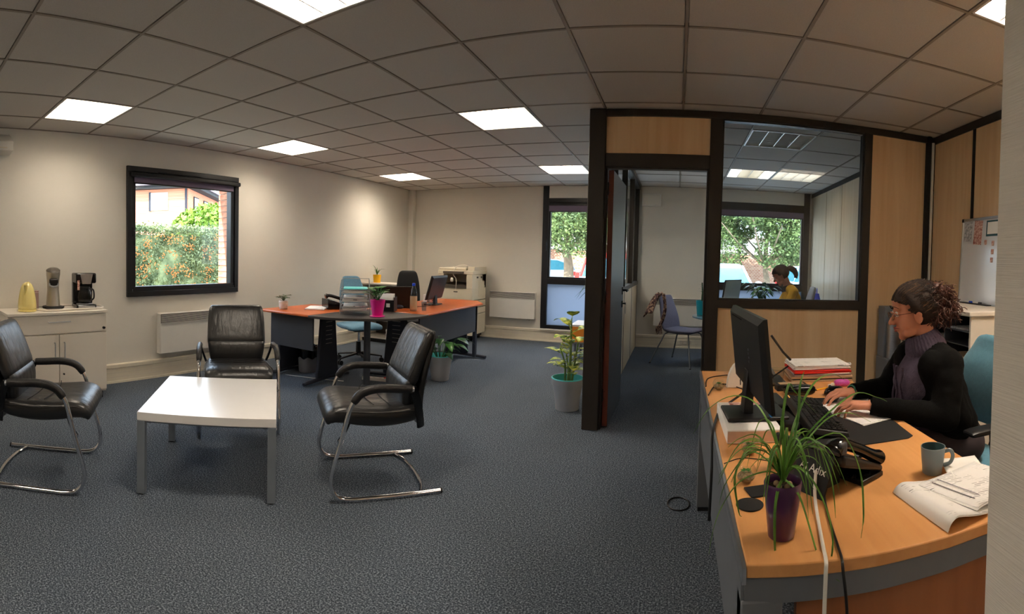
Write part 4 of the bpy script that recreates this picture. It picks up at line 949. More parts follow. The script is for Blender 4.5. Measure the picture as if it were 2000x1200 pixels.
# ================================================================== FLOOR PLANTS
def tall_pot(t, r1, h):
    MB().lathe([(.001, 0), (r1 * .68, 0), (r1 * .72, .004), (r1 * .72, .02), (r1 * .90, h * .78), (r1 * .96, h * .78), (r1 * 1.0, h - .008)], n=40, caps=False).build('pot', 'pot_grey', t, ang=40)
    MB().lathe([(r1 * .99, h - .01), (r1 * 1.01, h - .004), (r1 * 1.0, h), (r1 * .94, h), (r1 * .92, h - .01), (r1 * .81, h * .6)], n=40, caps=False).build('inner_rim', 'turq', t, ang=60)
    MB().lathe([(r1 * .82, h * .64), (r1 * .4, h * .66), (.002, h * .66)], n=30, caps=False).build('soil', 'soil', t)
t = thing('dieffenbachia', 'tall plant with lime yellow leaves in a grey pot by the partition post', 'potted plant', (-.93, 4.33, 0))
tall_pot(t, .145, .285)
stems = [((-.03, .01), (-.05, -.02), .55), ((.0, -.02), (.02, -.03), .72), ((.03, .02), (.06, .01), .60), ((.015, .0), (.01, .02), .80), ((-.01, .03), (-.02, .03), .48)]
for si, (a, b, h) in enumerate(stems):
    P = cr([(a[0], a[1], .22), ((a[0] + b[0]) / 2 + .01, a[1], .22 + (h - .22) * .5), (b[0] * 1.4, b[1] * 1.4, h)], 8)
    MB().tube(P, lambda u: .011 - .004 * u, 8).build('stem', 'stem', t)
    for k in range(7 if h > .5 else 5):
        u = .30 + .70 * k / 6; p = P[min(int(u * (len(P) - 1)), len(P) - 1)]; an = si * 1.3 + k * 2.3; e = .9 if k < 6 else .3
        d = Vector((math.cos(an) * e, math.sin(an) * e, .55)).normalized(); q = p + d * (.05 + .04 * rnd.random())
        m = MB(); m.tube([p, (p + q) / 2 + Vector((0, 0, .008)), q], .0035, 6); m.leaf(q, Vector((d.x, d.y, .45)), (.12 + .05 * rnd.random()), .095 + .025 * rnd.random(), droop=.25 + .3 * rnd.random(), n=6); m.build('leaf', 'leaf_lime', t, solid=.0006)
t = thing('leafy_floor_plant', 'dark green broad leaved plant in a grey pot with turquoise rim behind the armchair', 'potted plant', (-2.43, 4.80, 0))
tall_pot(t, .135, .27)
for k in range(22):
    an = k * 2.4; e = .25 + .7 * rnd.random(); L_ = .12 + .26 * rnd.random(); d = Vector((math.cos(an) * e, math.sin(an) * e, 1)).normalized(); p = Vector((.02 * math.cos(an), .02 * math.sin(an), .2)); q = p + d * L_
    m = MB(); m.tube([p, (p + q) / 2 + Vector((0, 0, .01)), q], .0035, 6); m.leaf(q, Vector((math.cos(an), math.sin(an), .1)), .13 + .04 * rnd.random(), .085, droop=.5, n=6); m.build('leaf', 'leaf_dark' if k % 3 else 'leaf', t, solid=.0006)
# orange fronted side table with teal pot
t = thing('side_table', 'low orange fronted table with white top and grey legs near the tall window', 'table', (-1.08, 6.55, 0), 0)
box(-.26, .26, -.25, .25, .47, .495).build('top', 'white_lam', t, bev=.003)
box(-.25, .25, -.245, .245, .27, .47).build('orange_apron', 'orange', t, bev=.004)
box(-.255, .255, -.25, .25, .245, .27).build('lower_rail', 'grey_metal', t, bev=.003)
for sx in (-.2, .2):
    for sy in (-.2, .2): MB().cyl((sx, sy, .0), (sx, sy, .25), .015).build('leg', 'grey_metal', t)
t = thing('teal_plant_pot', 'tall teal pot with narrow drooping leaves on the orange fronted table', 'potted plant', (-1.0, 6.42, .4955))
lathe_pot(t, .07, .09, .22, 'teal_pot')
for k in range(16):
    an = k * 2.4 + 2.2; e = .5 + .9 * rnd.random(); L_ = .25 + .2 * rnd.random()
    c, s_ = math.cos(an) * e, math.sin(an) * e
    MB().blade([Vector((0, 0, .2)), Vector((c * .12, s_ * .12, .2 + L_ * .8)), Vector((c * .32, s_ * .32, .2 + L_ * (.9 - .5 * e)))], .022).build('blade', 'leaf' if k % 2 else 'leaf_dark', t)

# ================================================================== OFFICE (behind the partition)
def visitor_chair(label, loc, rz):
    t = thing('visitor_chair', label, 'chair', loc, rz)
    slab_loft(MB(), [(-.19, .455, .16, .012), (-.15, .445, .20, .024), (0, .435, .235, .028), (.15, .445, .24, .026), (.24, .45, .22, .020), (.265, .445, .18, .008)], .6, 24).build('seat', 'violet_fab', t, ang=70)
    slab_loft(MB(), [(-.165, .44, .19, .010), (-.185, .50, .215, .020), (-.21, .62, .205, .020), (-.25, .76, .175, .017), (-.285, .87, .15, .013), (-.292, .89, .12, .006)], .6, 24).build('backrest', 'violet_fab', t, ang=70)
    for sx in (-1, 1):
        for (y0_, y1_) in ((.16, .30), (-.12, -.32)):
            MB().tube([(sx * .10, y0_, .425), (sx * .16, y0_ + (y1_ - y0_) * .25, .39), (sx * .27, y1_, .006)], .010, 10).build('leg', 'grey_metal', t)
            MB().lathe([(.012, 0), (.013, .012)], c=(sx * .27, y1_, 0), n=12).build('foot', 'black_plastic', t)
    box(-.12, .12, -.13, .17, .405, .418).build('under_frame', 'grey_metal', t, bev=.004)
    return t
visitor_chair('violet grey visitor chair with splayed metal legs in the office', (.10, 6.62, 0), rz_of(.84, -.54))
# scarf
t = thing('scarf', 'plum and beige fringed scarf hung over the top of the visitor chair', 'scarf', (-.17, 6.55, 0))
rings = []
def cloth(fn, nu, nv, name, mm, par, solid=.004):
    vs = [fn(i / nu, j / nv) for i in range(nu + 1) for j in range(nv + 1)]
    fs = [(i * (nv + 1) + j, (i + 1) * (nv + 1) + j, (i + 1) * (nv + 1) + j + 1, i * (nv + 1) + j + 1) for i in range(nu) for j in range(nv)]
    return MB().add(vs, fs).build(name, mm, par, solid=solid, ang=60)
cloth(lambda u, v: Vector((-.03 - .19 * v * abs(math.sin(u * 2.2 + .4)) + .03 * math.sin(9 * u), -.16 + .30 * u, .92 - .30 * v ** 1.5 * (.6 + .4 * math.sin(u * 3)) + .02 * math.sin(14 * u + 3 * v))), 26, 12, 'cloth', 'scarf', t)
cloth(lambda u, v: Vector((.01 + .05 * math.sin(v * 3) - .05 * v + .02 * math.sin(12 * u), -.2 + .12 * u, .925 - .42 * v + .012 * math.sin(16 * u + 4 * v))), 14, 14, 'hanging_end', 'scarf', t)
m = MB()
for k in range(26):
    x = -.05 + .003 * k; m.tube([(x - .02, -.19 + .004 * k, .51), (x - .022, -.19 + .004 * k, .46), (x - .018 + .01 * rnd.random(), -.19 + .004 * k, .42 - .02 * rnd.random())], .002, 4)
m.build('fringe', 'scarf', t)['kind'] = 'stuff'
# round glass table + teal pots
t = thing('round_table', 'blue grey round glass table edge behind the door frame', 'table', (.70, 5.80, 0))
MB().lathe([(.48, .705), (.50, .71), (.50, .722), (.48, .727), (.002, .727)], n=48).build('top', mat('blue_glass_top', srgb(96, 128, 150), .1, var=.02), t)
MB().cyl((0, 0, .02), (0, 0, .706), .035).build('pedestal', 'grey_metal', t); MB().lathe([(.22, 0), (.22, .012), (.04, .03)], n=32).build('foot', 'grey_metal', t)
for k, (lx, ly, lab) in enumerate(((.31, 5.86, 'teal pot with a small cactus stalk on the round glass table'), (.40, 5.72, 'second teal pot on the round glass table beside the cactus pot'))):
    t = thing('teal_plant_pot', lab, 'potted plant', (lx, ly, .7275)); lathe_pot(t, .055, .07, .17, 'teal_pot')
    if k == 0:
        MB().tube([(0, 0, .15), (.004, 0, .26), (-.004, 0, .38)], lambda u: .011 - .004 * u, 8).build('stalk', 'leaf_dark', t)
        for q in range(10): a = q * 2.4; MB().leaf((0, 0, .26 + .01 * q), (math.cos(a), math.sin(a), .4), .06, .02, n=3).build('leaf', 'leaf_dark', t)
    else:
        for q in range(7): a = q * 2.4; MB().leaf((0, 0, .15), (math.cos(a), math.sin(a), 1.4), .12, .025, n=4).build('leaf', 'leaf_dark', t)
# white desk by the office window
t = thing('office_desk', 'white topped desk beneath the office window', 'desk', (1.09, 6.75, 0))
box(-.67, .67, -.42, .42, .72, .745).build('top', 'white_lam', t, bev=.004)
for sx in (-.61, .61): box(sx - .02, sx + .02, -.38, .38, 0, .72).build('leg_panel', 'grey_metal', t, bev=.003)
box(-.58, .58, .30, .32, .35, .70).build('modesty_panel', 'grey_metal', t, smooth=False)
OZ = .7455
monitor('computer_monitor', 'grey backed computer screen at the left of the office window desk', (.72, 6.55, OZ), rz_of(.90, -.55), .50, .30, .09, -.14, screen='lcd_grey')
t = thing('document_stand', 'angled open book stand in front of the office screen', 'book stand', (.90, 6.36, OZ), .5)
T = Tr(0, 0, .01) @ Matrix.Rotation(-.8, 4, 'Y'); MB().box(0, .20, -.11, .11, 0, .006, T=T).build('board', 'black_plastic', t, bev=.002); MB().box(.0, .19, -.10, .10, .007, .012, T=T).build('page', 'paper', t, smooth=False)
box(-.02, .12, -.10, .10, 0, .008).build('base', 'black_plastic', t)
t = thing('white_plant_pot', 'bushy dark green plant in a white pot beside the woman in mustard', 'potted plant', (1.13, 6.60, OZ))
lathe_pot(t, .06, .08, .14, 'white_metal')
for k in range(34):
    an = k * 2.4; e = .3 + .8 * rnd.random(); L_ = .08 + .20 * rnd.random(); d = Vector((math.cos(an) * e, math.sin(an) * e, 1)).normalized(); q = Vector((0, 0, .13)) + d * L_
    m = MB(); m.tube([(0, 0, .11), q], .003, 5); m.leaf(q, Vector((math.cos(an), math.sin(an), .05)), .12, .055, droop=.6, n=5); m.build('leaf', 'leaf_dark' if k % 2 else 'leaf', t, solid=.0006)
sheet_stack('paper_pile', 'pink and white papers on the office window desk', 'papers', (1.12, 6.38, OZ), .2, .21, .15, 3, mtop='pink')
t = task_chair('grey backed office chair of the woman in mustard', (1.47, 6.22, 0), rz_of(-1, .1), 'grey_fab', 1.08, arms=True, bw=.22)
t = thing('low_cupboard', 'low grey cupboard behind the grey office chair, under the blue bag', 'cupboard', (1.94, 6.5, 0))
box(-.16, .17, -.22, .22, 0, .60).build('body', 'grey_metal', t, bev=.004); box(-.17, .17, -.23, .23, .60, .62).build('top_board', 'leg_grey', t, bev=.003); d = box(-.172, -.16, -.21, .21, .02, .59).build('door', 'grey_metal', t, bev=.002); box(-.185, -.172, .12, .14, .35, .45).build('handle', 'silver', d)
t = thing('carrier_bag', 'blue plastic bag standing behind the grey office chair', 'bag', (1.87, 6.42, .6205))
slab_loft(MB(), [(-.09, .0, .05, .01), (-.08, .02, .07, .05), (-.02, .10, .06, .07), (.02, .25, .05, .05), (.03, .36, .03, .012)], .8, 20).build('bag_body', 'blue_bag', t, ang=70)
MB().tube(cr([(0, 0, .34), (.0, .03, .43), (0, .06, .34)], 5), .004, 6).build('handle', 'blue_bag', t)

# ================================================================== FOREGROUND: PIGEONHOLES, WHITEBOARD, DISPENSER
t = thing('pigeonhole_unit', 'cream cabinet of black letter pigeonholes beneath the whiteboard', 'shelf unit', (1.90, 2.92, 0))
x0, x1, ya, yb, H = -.25, .21, -.47, .47, 1.10
box(x0, x1, ya, ya + .02, 0, H - .03).build('end_panel', 'cab_white', t, bev=.002); box(x0, x1, yb - .02, yb, 0, H - .03).build('end_panel', 'cab_white', t, bev=.002)
box(x0 - .02, x1, ya - .015, yb + .015, H - .03, H).build('top_board', 'cab_white', t, bev=.006)
box(x1 - .01, x1, ya, yb, 0, H - .03).build('back_panel', 'black_matte', t, smooth=False)
box(x0, x1 - .02, ya + .02, yb - .02, 0, .06).build('plinth', 'cab_white', t, smooth=False)
for yy in (-.16, .14): box(x0 + .005, x1 - .02, yy - .004, yy + .004, .06, H - .03).build('divider', 'graphite', t, smooth=False)
for k in range(11): box(x0 + .004, x1 - .015, ya + .02, yb - .02, .12 + k * .085, .126 + k * .085).build('shelf', 'graphite', t, smooth=False)
for k, (yy, zz, mm) in enumerate(((-.30, .806, 'kraft'), (-.31, .55, 'paper'), (-.29, .465, 'paper'), (0, .89, 'paper'), (-.31, .976, 'photo_grey'), (-.02, .72, 'kraft'), (-.3, .38, 'paper'))):
    tag(MB().box(-.13, .11, -.10, .10, 0, .012, T=Rz(.1 * (k % 3 - 1))).build('letter_bundle', mm, smooth=False), ['kraft envelope in an upper pigeonhole of the cream cabinet', 'white letters low in the near column of pigeonholes', 'white letters one shelf below in the near pigeonholes', 'white letter in a high middle pigeonhole', 'grey leaflet in the topmost near pigeonhole', 'brown envelope in the middle pigeonhole column', 'white letters in the lowest filled near pigeonhole'][k], 'letters').location = (1.80, 2.92 + yy, zz + .001)
t = thing('whiteboard', 'small white magnetic board leaning on the wall on top of the pigeonholes', 'whiteboard', (2.085, 3.03, 1.101), -PI / 2)
T = Matrix.Rotation(-.035, 4, 'X'); W_ = .25; H_ = .63
MB().box(-W_, W_, .0, .012, .0, H_, T=T).build('board', 'wb', t, smooth=False)
m = MB(); 
for a in ((-W_ - .008, W_ + .008, -.006, .016, -.008, .008), (-W_ - .008, W_ + .008, -.006, .016, H_ - .008, H_ + .012), (-W_ - .008, -W_ + .006, -.006, .016, 0, H_), (W_ - .006, W_ + .008, -.006, .016, 0, H_)): m.box(*a, T=T)
m.build('frame', 'silver', t, bev=.002)
for a in (-W_, W_):
    for b in (0, H_): MB().box(a - .013, a + .013, -.009, .018, b - .012, b + .014, T=T).build('corner_cap', 'black_plastic', t, bev=.003)
m = MB(); m.box(-.17, .19, -.045, -.005, -.002, .006, T=T); m.build('pen_tray', 'black_plastic', t, bev=.003)
def wbp(name, x, z, wx, hz, mm, lab, rot=0):
    t2 = tag(MB().box(-wx / 2, wx / 2, -.0015, 0, -hz / 2, hz / 2, T=None).build(name, mm, smooth=False), lab, 'picture')
    t2.matrix_basis = t_wb @ Tr(x, -.0012, z) @ Matrix.Rotation(rot, 4, 'Y'); return t2
t_wb = t.matrix_basis @ T
wbp('photo_print', -.172, .545, .10, .155, 'photo_grey', 'blue grey photo of figures at the top left of the whiteboard', .04)
wbp('photo_print', -.04, .53, .105, .18, 'photo_red', 'red photo postcard beside the grey photo on the whiteboard', .05)
o = wbp('card', .155, .555, .18, .115, 'photo_teal', 'white card with dark teal border at the top right of the whiteboard')
MB().box(-.075, .075, -.0022, -.0016, -.042, .045).build('card_face', 'paper', o, smooth=False)
for k, (x, z) in enumerate(((.065, .455), (.155, .445), (.155, .385), (.150, .325))):
    wbp('magnet', x, z, .030, .036, 'photo_red', ['round red magnet below the card on the whiteboard', 'topmost red square magnet in the column on the whiteboard', 'middle red square magnet in the column on the whiteboard', 'lowest red square magnet in the column on the whiteboard'][k])
for k, mm in enumerate(('blue_lid', 'navy')):
    t2 = thing('marker_pen', ['blue marker pen on the whiteboard tray', 'dark marker pen beside the blue one on the tray'][k], 'pen'); t2.matrix_basis = t_wb @ Tr(-.08 + k * .12, -.026, .0125) @ Matrix.Rotation(PI / 2, 4, 'Y')
    MB().cyl((0, 0, -.045), (0, 0, .02), .0065).build('barrel', 'white_metal', t2); MB().cyl((0, 0, .02), (0, 0, .05), .007).build('pen_cap', mm, t2)
t = thing('shredder_bin', 'grey steel pedestal bin with bright cylinder against the wood partition', 'bin', (1.75, 3.72, 0))
box(-.11, .12, -.11, .11, .02, .62).build('body', 'grey_metal', t, bev=.006)
box(-.10, .11, -.02, .11, .62, 1.03).build('back_plate', 'leg_grey', t, bev=.004)
MB().lathe([(.07, .60), (.075, .605), (.075, .90), (.070, .905), (.002, .905)], c=(-.01, -.05, 0), n=32).build('cylinder', 'silver', t)
MB().lathe([(.05, .905), (.05, .925), (.002, .93)], c=(-.01, -.05, 0), n=24).build('top_cap', 'black_plastic', t)
box(-.09, .10, -.09, .09, 0, .02).build('foot', 'black_plastic', t)

# ================================================================== RECEPTION DESK
t = thing('reception_desk', 'beech topped reception desk with grey metal frame and wood front, right foreground', 'desk', (.52, 1.85, 0))
def W(x, y): return (x - .52, y - 1.85)
top = [(.155, .965), (.26, .955), (.43, .945), (.60, .945), (.76, .955), (.90, .985), (.885, 1.30), (.88, 1.75), (.895, 2.10), (.93, 2.52), (.945, 2.74), (.155, 2.74)]
MB().prism([W(*p) for p in top], .712, .74).build('top', 'desk_wood', t, bev=.003)
MB().prism([W(*p) for p in ((.146, .955), (.154, .955), (.154, 2.75), (.146, 2.75))], .706, .738).build('edge_trim', 'silver', t, smooth=False)
fr = [(x, y + .012) for x, y in top[:6]]
m = MB(); m.loft([[Vector((*W(x, y), z)) for x, y, z in ((x, y, .655), (x, y + .02, .655), (x, y + .02, .708), (x, y, .708))] for x, y in fr]); m.build('front_beam', 'grey_metal', t, smooth=False)
m = MB(); m.box(*[W(.148, 0)[0], W(.165, 0)[0]], W(0, .98)[1], W(0, 2.72)[1], .60, .706); m.build('side_rail', 'grey_metal', t, smooth=False)
m = MB(); m.loft([[Vector((*W(x, y), z)) for x, y, z in ((x, y + .04, .02), (x, y + .058, .02), (x, y + .058, .655), (x, y + .04, .655))] for x, y in [(.27, .965), (.43, .96), (.60, .96), (.76, .97), (.88, .99)]]); m.build('front_panel', 'desk_side', t, smooth=False)
box(W(.88, 0)[0], W(.90, 0)[0], W(0, 1.02)[1], W(0, 1.06)[1], 0, .655).build('panel_edge', 'silver', t, smooth=False)
for (lx, ly) in ((.148, .972), (.148, 2.66)):
    a, b = W(lx, ly); l = MB().box(a, a + .085, b, b + .06, .02, .66).build('leg', 'grey_metal', t, bev=.004)
    box(a + .004, a + .081, b + .004, b + .056, 0, .02).build('leg_cap', 'black_plastic', l, smooth=False)
a, b = W(.80, 2.66); box(a, a + .085, b, b + .06, 0, .71).build('leg', 'grey_metal', t, bev=.004)
box(W(.155, 0)[0], W(.165, 0)[0], W(0, 1.05)[1], W(0, 2.66)[1], .40, .60).build('modesty_panel', 'grey_metal', t, smooth=False)
TZ = .7405
# desk pad
t = thing('desk_pad', 'large black desk pad with grey rounded edge beneath the keyboard', 'desk pad', (.63, 1.84, TZ), -.06)
MB().prism([(-.19, -.30), (-.17, -.32), (.19, -.27), (.215, -.25), (.21, .29), (.19, .31), (-.17, .31), (-.19, .29)], 0, .003).build('pad', 'black_matte', t, bev=.001)
MB().tube([(-.19, -.30, .003), (-.19, .30, .003)], .0035, 8).build('edge', 'leg_grey', t)
# papers under the hands
sheet_stack('paper_sheets', 'white printed sheets on the desk pad under the typing hands', 'papers', (.725, 1.90, TZ + .0035), .35, .16, .30, 3, mtop='print', th=.0012)
sheet_stack('paper_sheets', 'white folded papers on the desk pad by the sweater front', 'papers', (.80, 2.10, TZ + .0075), -.5, .12, .16, 2, mtop='paper', th=.0012)
# keyboard
t = thing('keyboard', 'black full size computer keyboard tilted on its feet on the desk pad', 'keyboard', (.545, 1.86, TZ + .004), PI / 2 - .03)
T = Matrix.Rotation(-.11, 4, 'X')   # local x along the keyboard, far row (towards monitor) raised
T = Tr(0, 0, .006) @ Matrix.Rotation(.13, 4, 'X')
m = MB(); m.loft([[T @ Vector(v) for v in ((-.232, -.072, 0), (.232, -.072, 0), (.232, .082, 0), (-.232, .082, 0))], [T @ Vector(v) for v in ((-.226, -.068, .016), (.226, -.068, .016), (.226, .076, .022), (-.226, .076, .022))]]); m.build('case', 'black_plastic', t, bev=.003)
def keycap():
    m = MB(); m.loft([[Vector(v) for v in ((-.0085, -.0085, 0), (.0085, -.0085, 0), (.0085, .0085, 0), (-.0085, .0085, 0))], [Vector(v) for v in ((-.0068, -.0066, .007), (.0068, -.0066, .007), (.0068, .0076, .007), (-.0068, .0076, .007))]]); return m
for r_ in range(6):
    for c_ in range(21):
        if c_ in (15,) or (c_ in (16,) and r_ == 0 and 0): continue
        x = -.213 + c_ * .0205 + (.004 if c_ > 14 else 0); y = -.056 + r_ * .0195 + (.008 if r_ == 5 else 0)
        if r_ == 0 and 3 < c_ < 9: continue
        p = T @ Vector((x, y, .0165 + .0003 * r_))
        o = piece('keycap', keycap, 'black_plastic', t, p, name='key', rot=(.13, 0, 0)); o.name = 'key'
MB().box(-.125, -.03, -.064, -.048, .0165, .0235, T=T).build('space_bar', 'black_plastic', t, bev=.001)
for k in range(3): MB().box(.17 + k * .012, .176 + k * .012, .066, .069, .022, .0236, T=T).build('lock_light', 'red_led', t, smooth=False)
for s in (-.19, .19): MB().box(s - .012, s + .012, .062, .072, -.004, .002, T=T).build('foot', 'black_plastic', t, smooth=False)
# wrist rest and usb hub left of the keyboard
t = thing('card_reader', 'small black card reader box lying by the upper keyboard corner', 'card reader', (.445, 2.10, TZ), .15)
m = MB(); m.prism([(-.035, -.10), (.02, -.11), (.035, .09), (-.02, .10)], 0, .022); m.build('body', 'black_plastic', t, bev=.006)
t = thing('black_pouch', 'small black rounded block on the desk beside the monitor foot', 'case', (.42, 1.80, TZ), .12)
m = MB(); m.prism([(-.03, -.07), (.03, -.075), (.035, .06), (-.03, .07)], 0, .035); m.build('body', 'black_matte', t, bev=.01)
MB().lathe([(.016, 0), (.018, .003), (.002, .004)], c=(.005, -.09, 0), n=18).build('tab', 'kraft', t)
# stapler shaped case
t = thing('glasses_case', 'glossy dark case lying behind the keyboard', 'case', (.58, 2.235, TZ), .1)
MB().ell((0, 0, .021), (.075, .032, .021), e=.5, nu=24, nv=12).build('case', 'black_gloss', t)
MB().box(-.076, .076, -.033, .033, .0205, .0225).build('seam', 'black_matte', t)
t = thing('card_holder', 'dark rectangular box behind the glossy case', 'box', (.56, 2.325, TZ), .1)
box(-.075, .075, -.025, .025, 0, .03).build('body', 'tin', t, bev=.004).data.materials[0] = M['black_matte']; box(-.06, .06, -.02, .02, .03, .032).build('card', 'kraft', t, smooth=False)
# mouse, pencil, eraser
t = thing('computer_mouse', 'black computer mouse behind the far typing hand', 'mouse', (.74, 2.19, TZ + .0035), rz_of(-.9, .3))
rings = [sring(Vector((0, y, z * .55)), X_, Z_, a, z * .55, 18, .8) for y, a, z in ((-.052, .012, .012), (-.045, .026, .024), (-.02, .032, .036), (.015, .031, .036), (.04, .028, .026), (.052, .016, .012))]
MB().loft(rings).build('shell', 'black_gloss', t, ang=70); MB().cyl((-.003, .025, .036), (.003, .025, .036), .008, n=14).build('wheel', 'graphite', t)
t = thing('pencil', 'yellow pencil lying behind the keyboard case', 'pencil', (.70, 2.30, TZ + .004), rz_of(.8, .45))
MB().cyl((0, -.085, 0), (0, .065, 0), .0037, n=6).build('shaft', 'pencil', t, smooth=False); MB().cyl((0, -.085, 0), (0, -.10, 0), .0037, .0006, n=6).build('tip', 'kraft', t)
t = thing('eraser', 'small white and yellow eraser next to the pencil', 'eraser', (.775, 2.36, TZ), .4); box(-.015, .015, -.010, .010, 0, .011).build('block', 'paper', t, bev=.002)
t = thing('glitter_tape', 'purple glittery correction roller on the far desk edge', 'correction tape', (.83, 2.36, TZ), .1)
MB().ell((0, 0, .017), (.042, .022, .017), e=.7, nu=24).build('body', 'pink', t); MB().box(-.055, -.035, -.006, .006, .008, .018).build('nose', 'paper', t)
# folders
t = thing('folder_stack', 'stack of red and brown folders with loose white papers at the far desk end', 'folders', (.765, 2.58, TZ), -.02)
z = 0
for k, (mm, th, wx, wy, a) in enumerate((('kraft', .010, .33, .23, 0), ('black_matte', .006, .32, .22, .02), ('kraft', .012, .33, .23, -.02), ('tin', .008, .31, .22, .03), ('paper', .006, .30, .21, -.03), ('red_card', .010, .31, .22, .05), ('red_card', .006, .30, .22, .0))):
    MB().box(-wx / 2, wx / 2, -wy / 2, wy / 2, z, z + th - .0005, T=Rz(a)).build('folder', mm, t, bev=.0015); z += th
for k in range(7):
    MB().box(-.15, .15, -.105, .105, z, z + .003, T=Tr(-.012 + rnd.random() * .02, rnd.random() * .015, 0) @ Rz(.02 + (rnd.random() - .5) * .1)).build('sheet', 'print' if k == 6 else 'paper', t, smooth=False); z += .0034
m = MB(); m.tube([(.155, .0, z - .01), (.19, .005, z - .012), (.185, -.02, z - .014), (.155, -.02, z - .012)], .003, 6); m.build('clip', 'white_metal', t)
# glass tumbler
t = thing('glass_tumbler', 'empty clear glass tumbler behind the monitor', 'glass', (.50, 2.36, TZ))
MB().lathe([(.026, 0), (.035, .095), (.0335, .095), (.0245, .006), (.001, .006)], n=28, caps=False).build('glass', 'globe', t)
# riser box + monitor
t = thing('paper_ream_box', 'white paper ream used as a riser under the desk monitor', 'box', (.275, 1.76, TZ), .02)
box(-.095, .09, -.135, .20, 0, .045).build('ream', 'paper', t, bev=.003); box(-.093, .088, -.1358, .2, .005, .040).build('wrap', 'kraft', t, smooth=False).data.materials[0] = M['print'] if 0 else mat('ream_wrap', srgb(226, 196, 180), .3, var=.1, scale=20)
box(-.05, .08, .12, .19, .045, .0465).build('label_strip', 'photo_red', t, smooth=False)
t = monitor('computer_monitor', 'large black flat monitor seen from behind on the reception desk', (.285, 1.83, TZ + .0545), rz_of(1, .04), .55, .302, .075, .12, .17, .22)
t.matrix_basis = Tr(.297, 1.79, TZ + .0475) @ Rz(rz_of(1, .06))
m = MB(); m.tube([(-.035, -.047, .10), (-.03, -.049, .12)], .002, 5); m.build('screw', 'graphite', t)
# vent slot on the housing back
Tm = Tr(0, 0, .075) @ Matrix.Rotation(.12, 4, 'X')
MB().box(-.22, -.02, -.0235, -.0215, .27, .274, T=Tm).build('vent_slot', 'black_matte', t, smooth=False)
for k in range(4): MB().box(.06, .063 + (.008 if k % 2 else 0), -.0232, -.0215, .13 + k * .014, .137 + k * .014, T=Tm).build('emblem', 'grey_metal', t, smooth=False)
t = thing('blue_figurine', 'tiny blue toy figure on the monitor base', 'figurine', (.345, 1.705, TZ + .0605))
m = MB(); m.ell((0, 0, .008), (.006, .005, .008)); m.ell((0, 0, .021), (.005, .005, .006)); m.ell((-.007, 0, .011), (.003, .003, .004)); m.ell((.007, 0, .011), (.003, .003, .004)); m.build('figure', 'blue_toy', t)
# white router behind monitor, document holder
t = thing('white_case', 'white curved plastic shell standing behind the monitor', 'router', (.315, 2.38, TZ), .1)
MB().prism([(.06 * math.cos(PI * k / 12) * 1.0, .125 * math.sin(PI * k / 12)) for k in range(13)], -.012, .012, T=Matrix.Rotation(PI / 2, 4, 'X')).build('shell', 'white_metal', t, bev=.004)
t = thing('tablet_holder', 'slanted grey screen on a black arm between monitor and folders', 'document holder', (.50, 2.50, TZ), 0)
T = Tr(-.035, 0, .05) @ Matrix.Rotation(.50, 4, 'Y')
MB().box(-.006, .006, -.10, .10, 0, .17, T=Tr(0, .0, .05) @ Matrix.Rotation(-.62, 4, 'Y')).build('screen_panel', 'grey_fab', t, bev=.004)
m = MB(); m.tube([(-.03, -.11, .25), (.03, -.11, .17), (.07, -.11, .13)], .010, 8, flat=.6); m.build('arm', 'black_plastic', t); m = MB(); m.tube([(-.02, -.11, .045), (.06, -.11, .10)], .004, 6); m.build('strut', 'black_plastic', t)
box(-.06, .06, -.11, .09, 0, .014).build('base', 'black_plastic', t, bev=.004); m = MB(); m.tube([(0, 0, .012), (-.005, 0, .06)], .012, 8); m.build('post', 'black_plastic', t)
# cables on the desk
cab = [('thick black cable curving from the monitor over the desk edge', [(.33, 1.96, .87), (.28, 2.05, .79), (.20, 2.0, .748), (.165, 1.86, .746), (.14, 1.70, .735), (.135, 1.62, .65), (.13, 1.60, .5)], .005),
       ('black cable with a plug lying behind the monitor', [(.16, 2.22, .744), (.20, 2.38, .744), (.26, 2.42, .745), (.33, 2.32, .745), (.36, 2.2, .744)], .003),
       ('thin black cable along the far end of the desk', [(.158, 2.38, .743), (.18, 2.55, .743), (.28, 2.63, .743), (.34, 2.60, .743)], .0025),
       ('thin dark wire lying on the desk before the ream box', [(.158, 1.46, .742), (.22, 1.50, .742), (.30, 1.47, .742), (.36, 1.44, .742)], .0015),
       ('black wire loop beside the tumbler', [(.38, 2.12, .743), (.44, 2.16, .743), (.47, 2.22, .743), (.42, 2.28, .743), (.38, 2.3, .743)], .002)]
for lab, pts, r in cab: tag(MB().tube(cr(pts, 7), r, 8).build('desk_cable', 'black_plastic'), lab, 'cable')
t = thing('cable_loop', 'thin black cable ring lying on the carpet beside the desk leg', 'cable'); t.matrix_basis = Tr(.05, 2.73, .005)
MB().tube(cr([(.06 * math.cos(a), .075 * math.sin(a), 0) for a in [2 * PI * k / 12 for k in range(12)]], 3, closed=True), .004, 6, closed=True).build('ring', 'black_plastic', t)
# globes
for k, (x, y, lab) in enumerate(((.245, 1.535, 'glass globe terrarium in front of the white ream box'), (.205, 1.335, 'glass globe terrarium nearest the purple plant pot'), (.215, 2.33, 'glass globe terrarium at the far left edge of the desk'))):
    t = thing('globe_terrarium', lab, 'terrarium', (x, y, TZ), k)
    MB().lathe([(.008, .0)] + [(.029 * math.sin(a), .028 - .028 * math.cos(a)) for a in [.3 + (2.5 - .3) * q / 10 for q in range(11)]], n=24, caps=False).build('globe', 'globe', t, ang=80)
    MB().ell((0, 0, .016), (.024, .024, .014), nu=14, nv=8).build('filling', 'moss', t)
    for q in range(7): a = q * 2.4; MB().leaf((0, 0, .026), (math.cos(a), math.sin(a), .8), .022, .010, n=3).build('leaf', 'leaf', t)
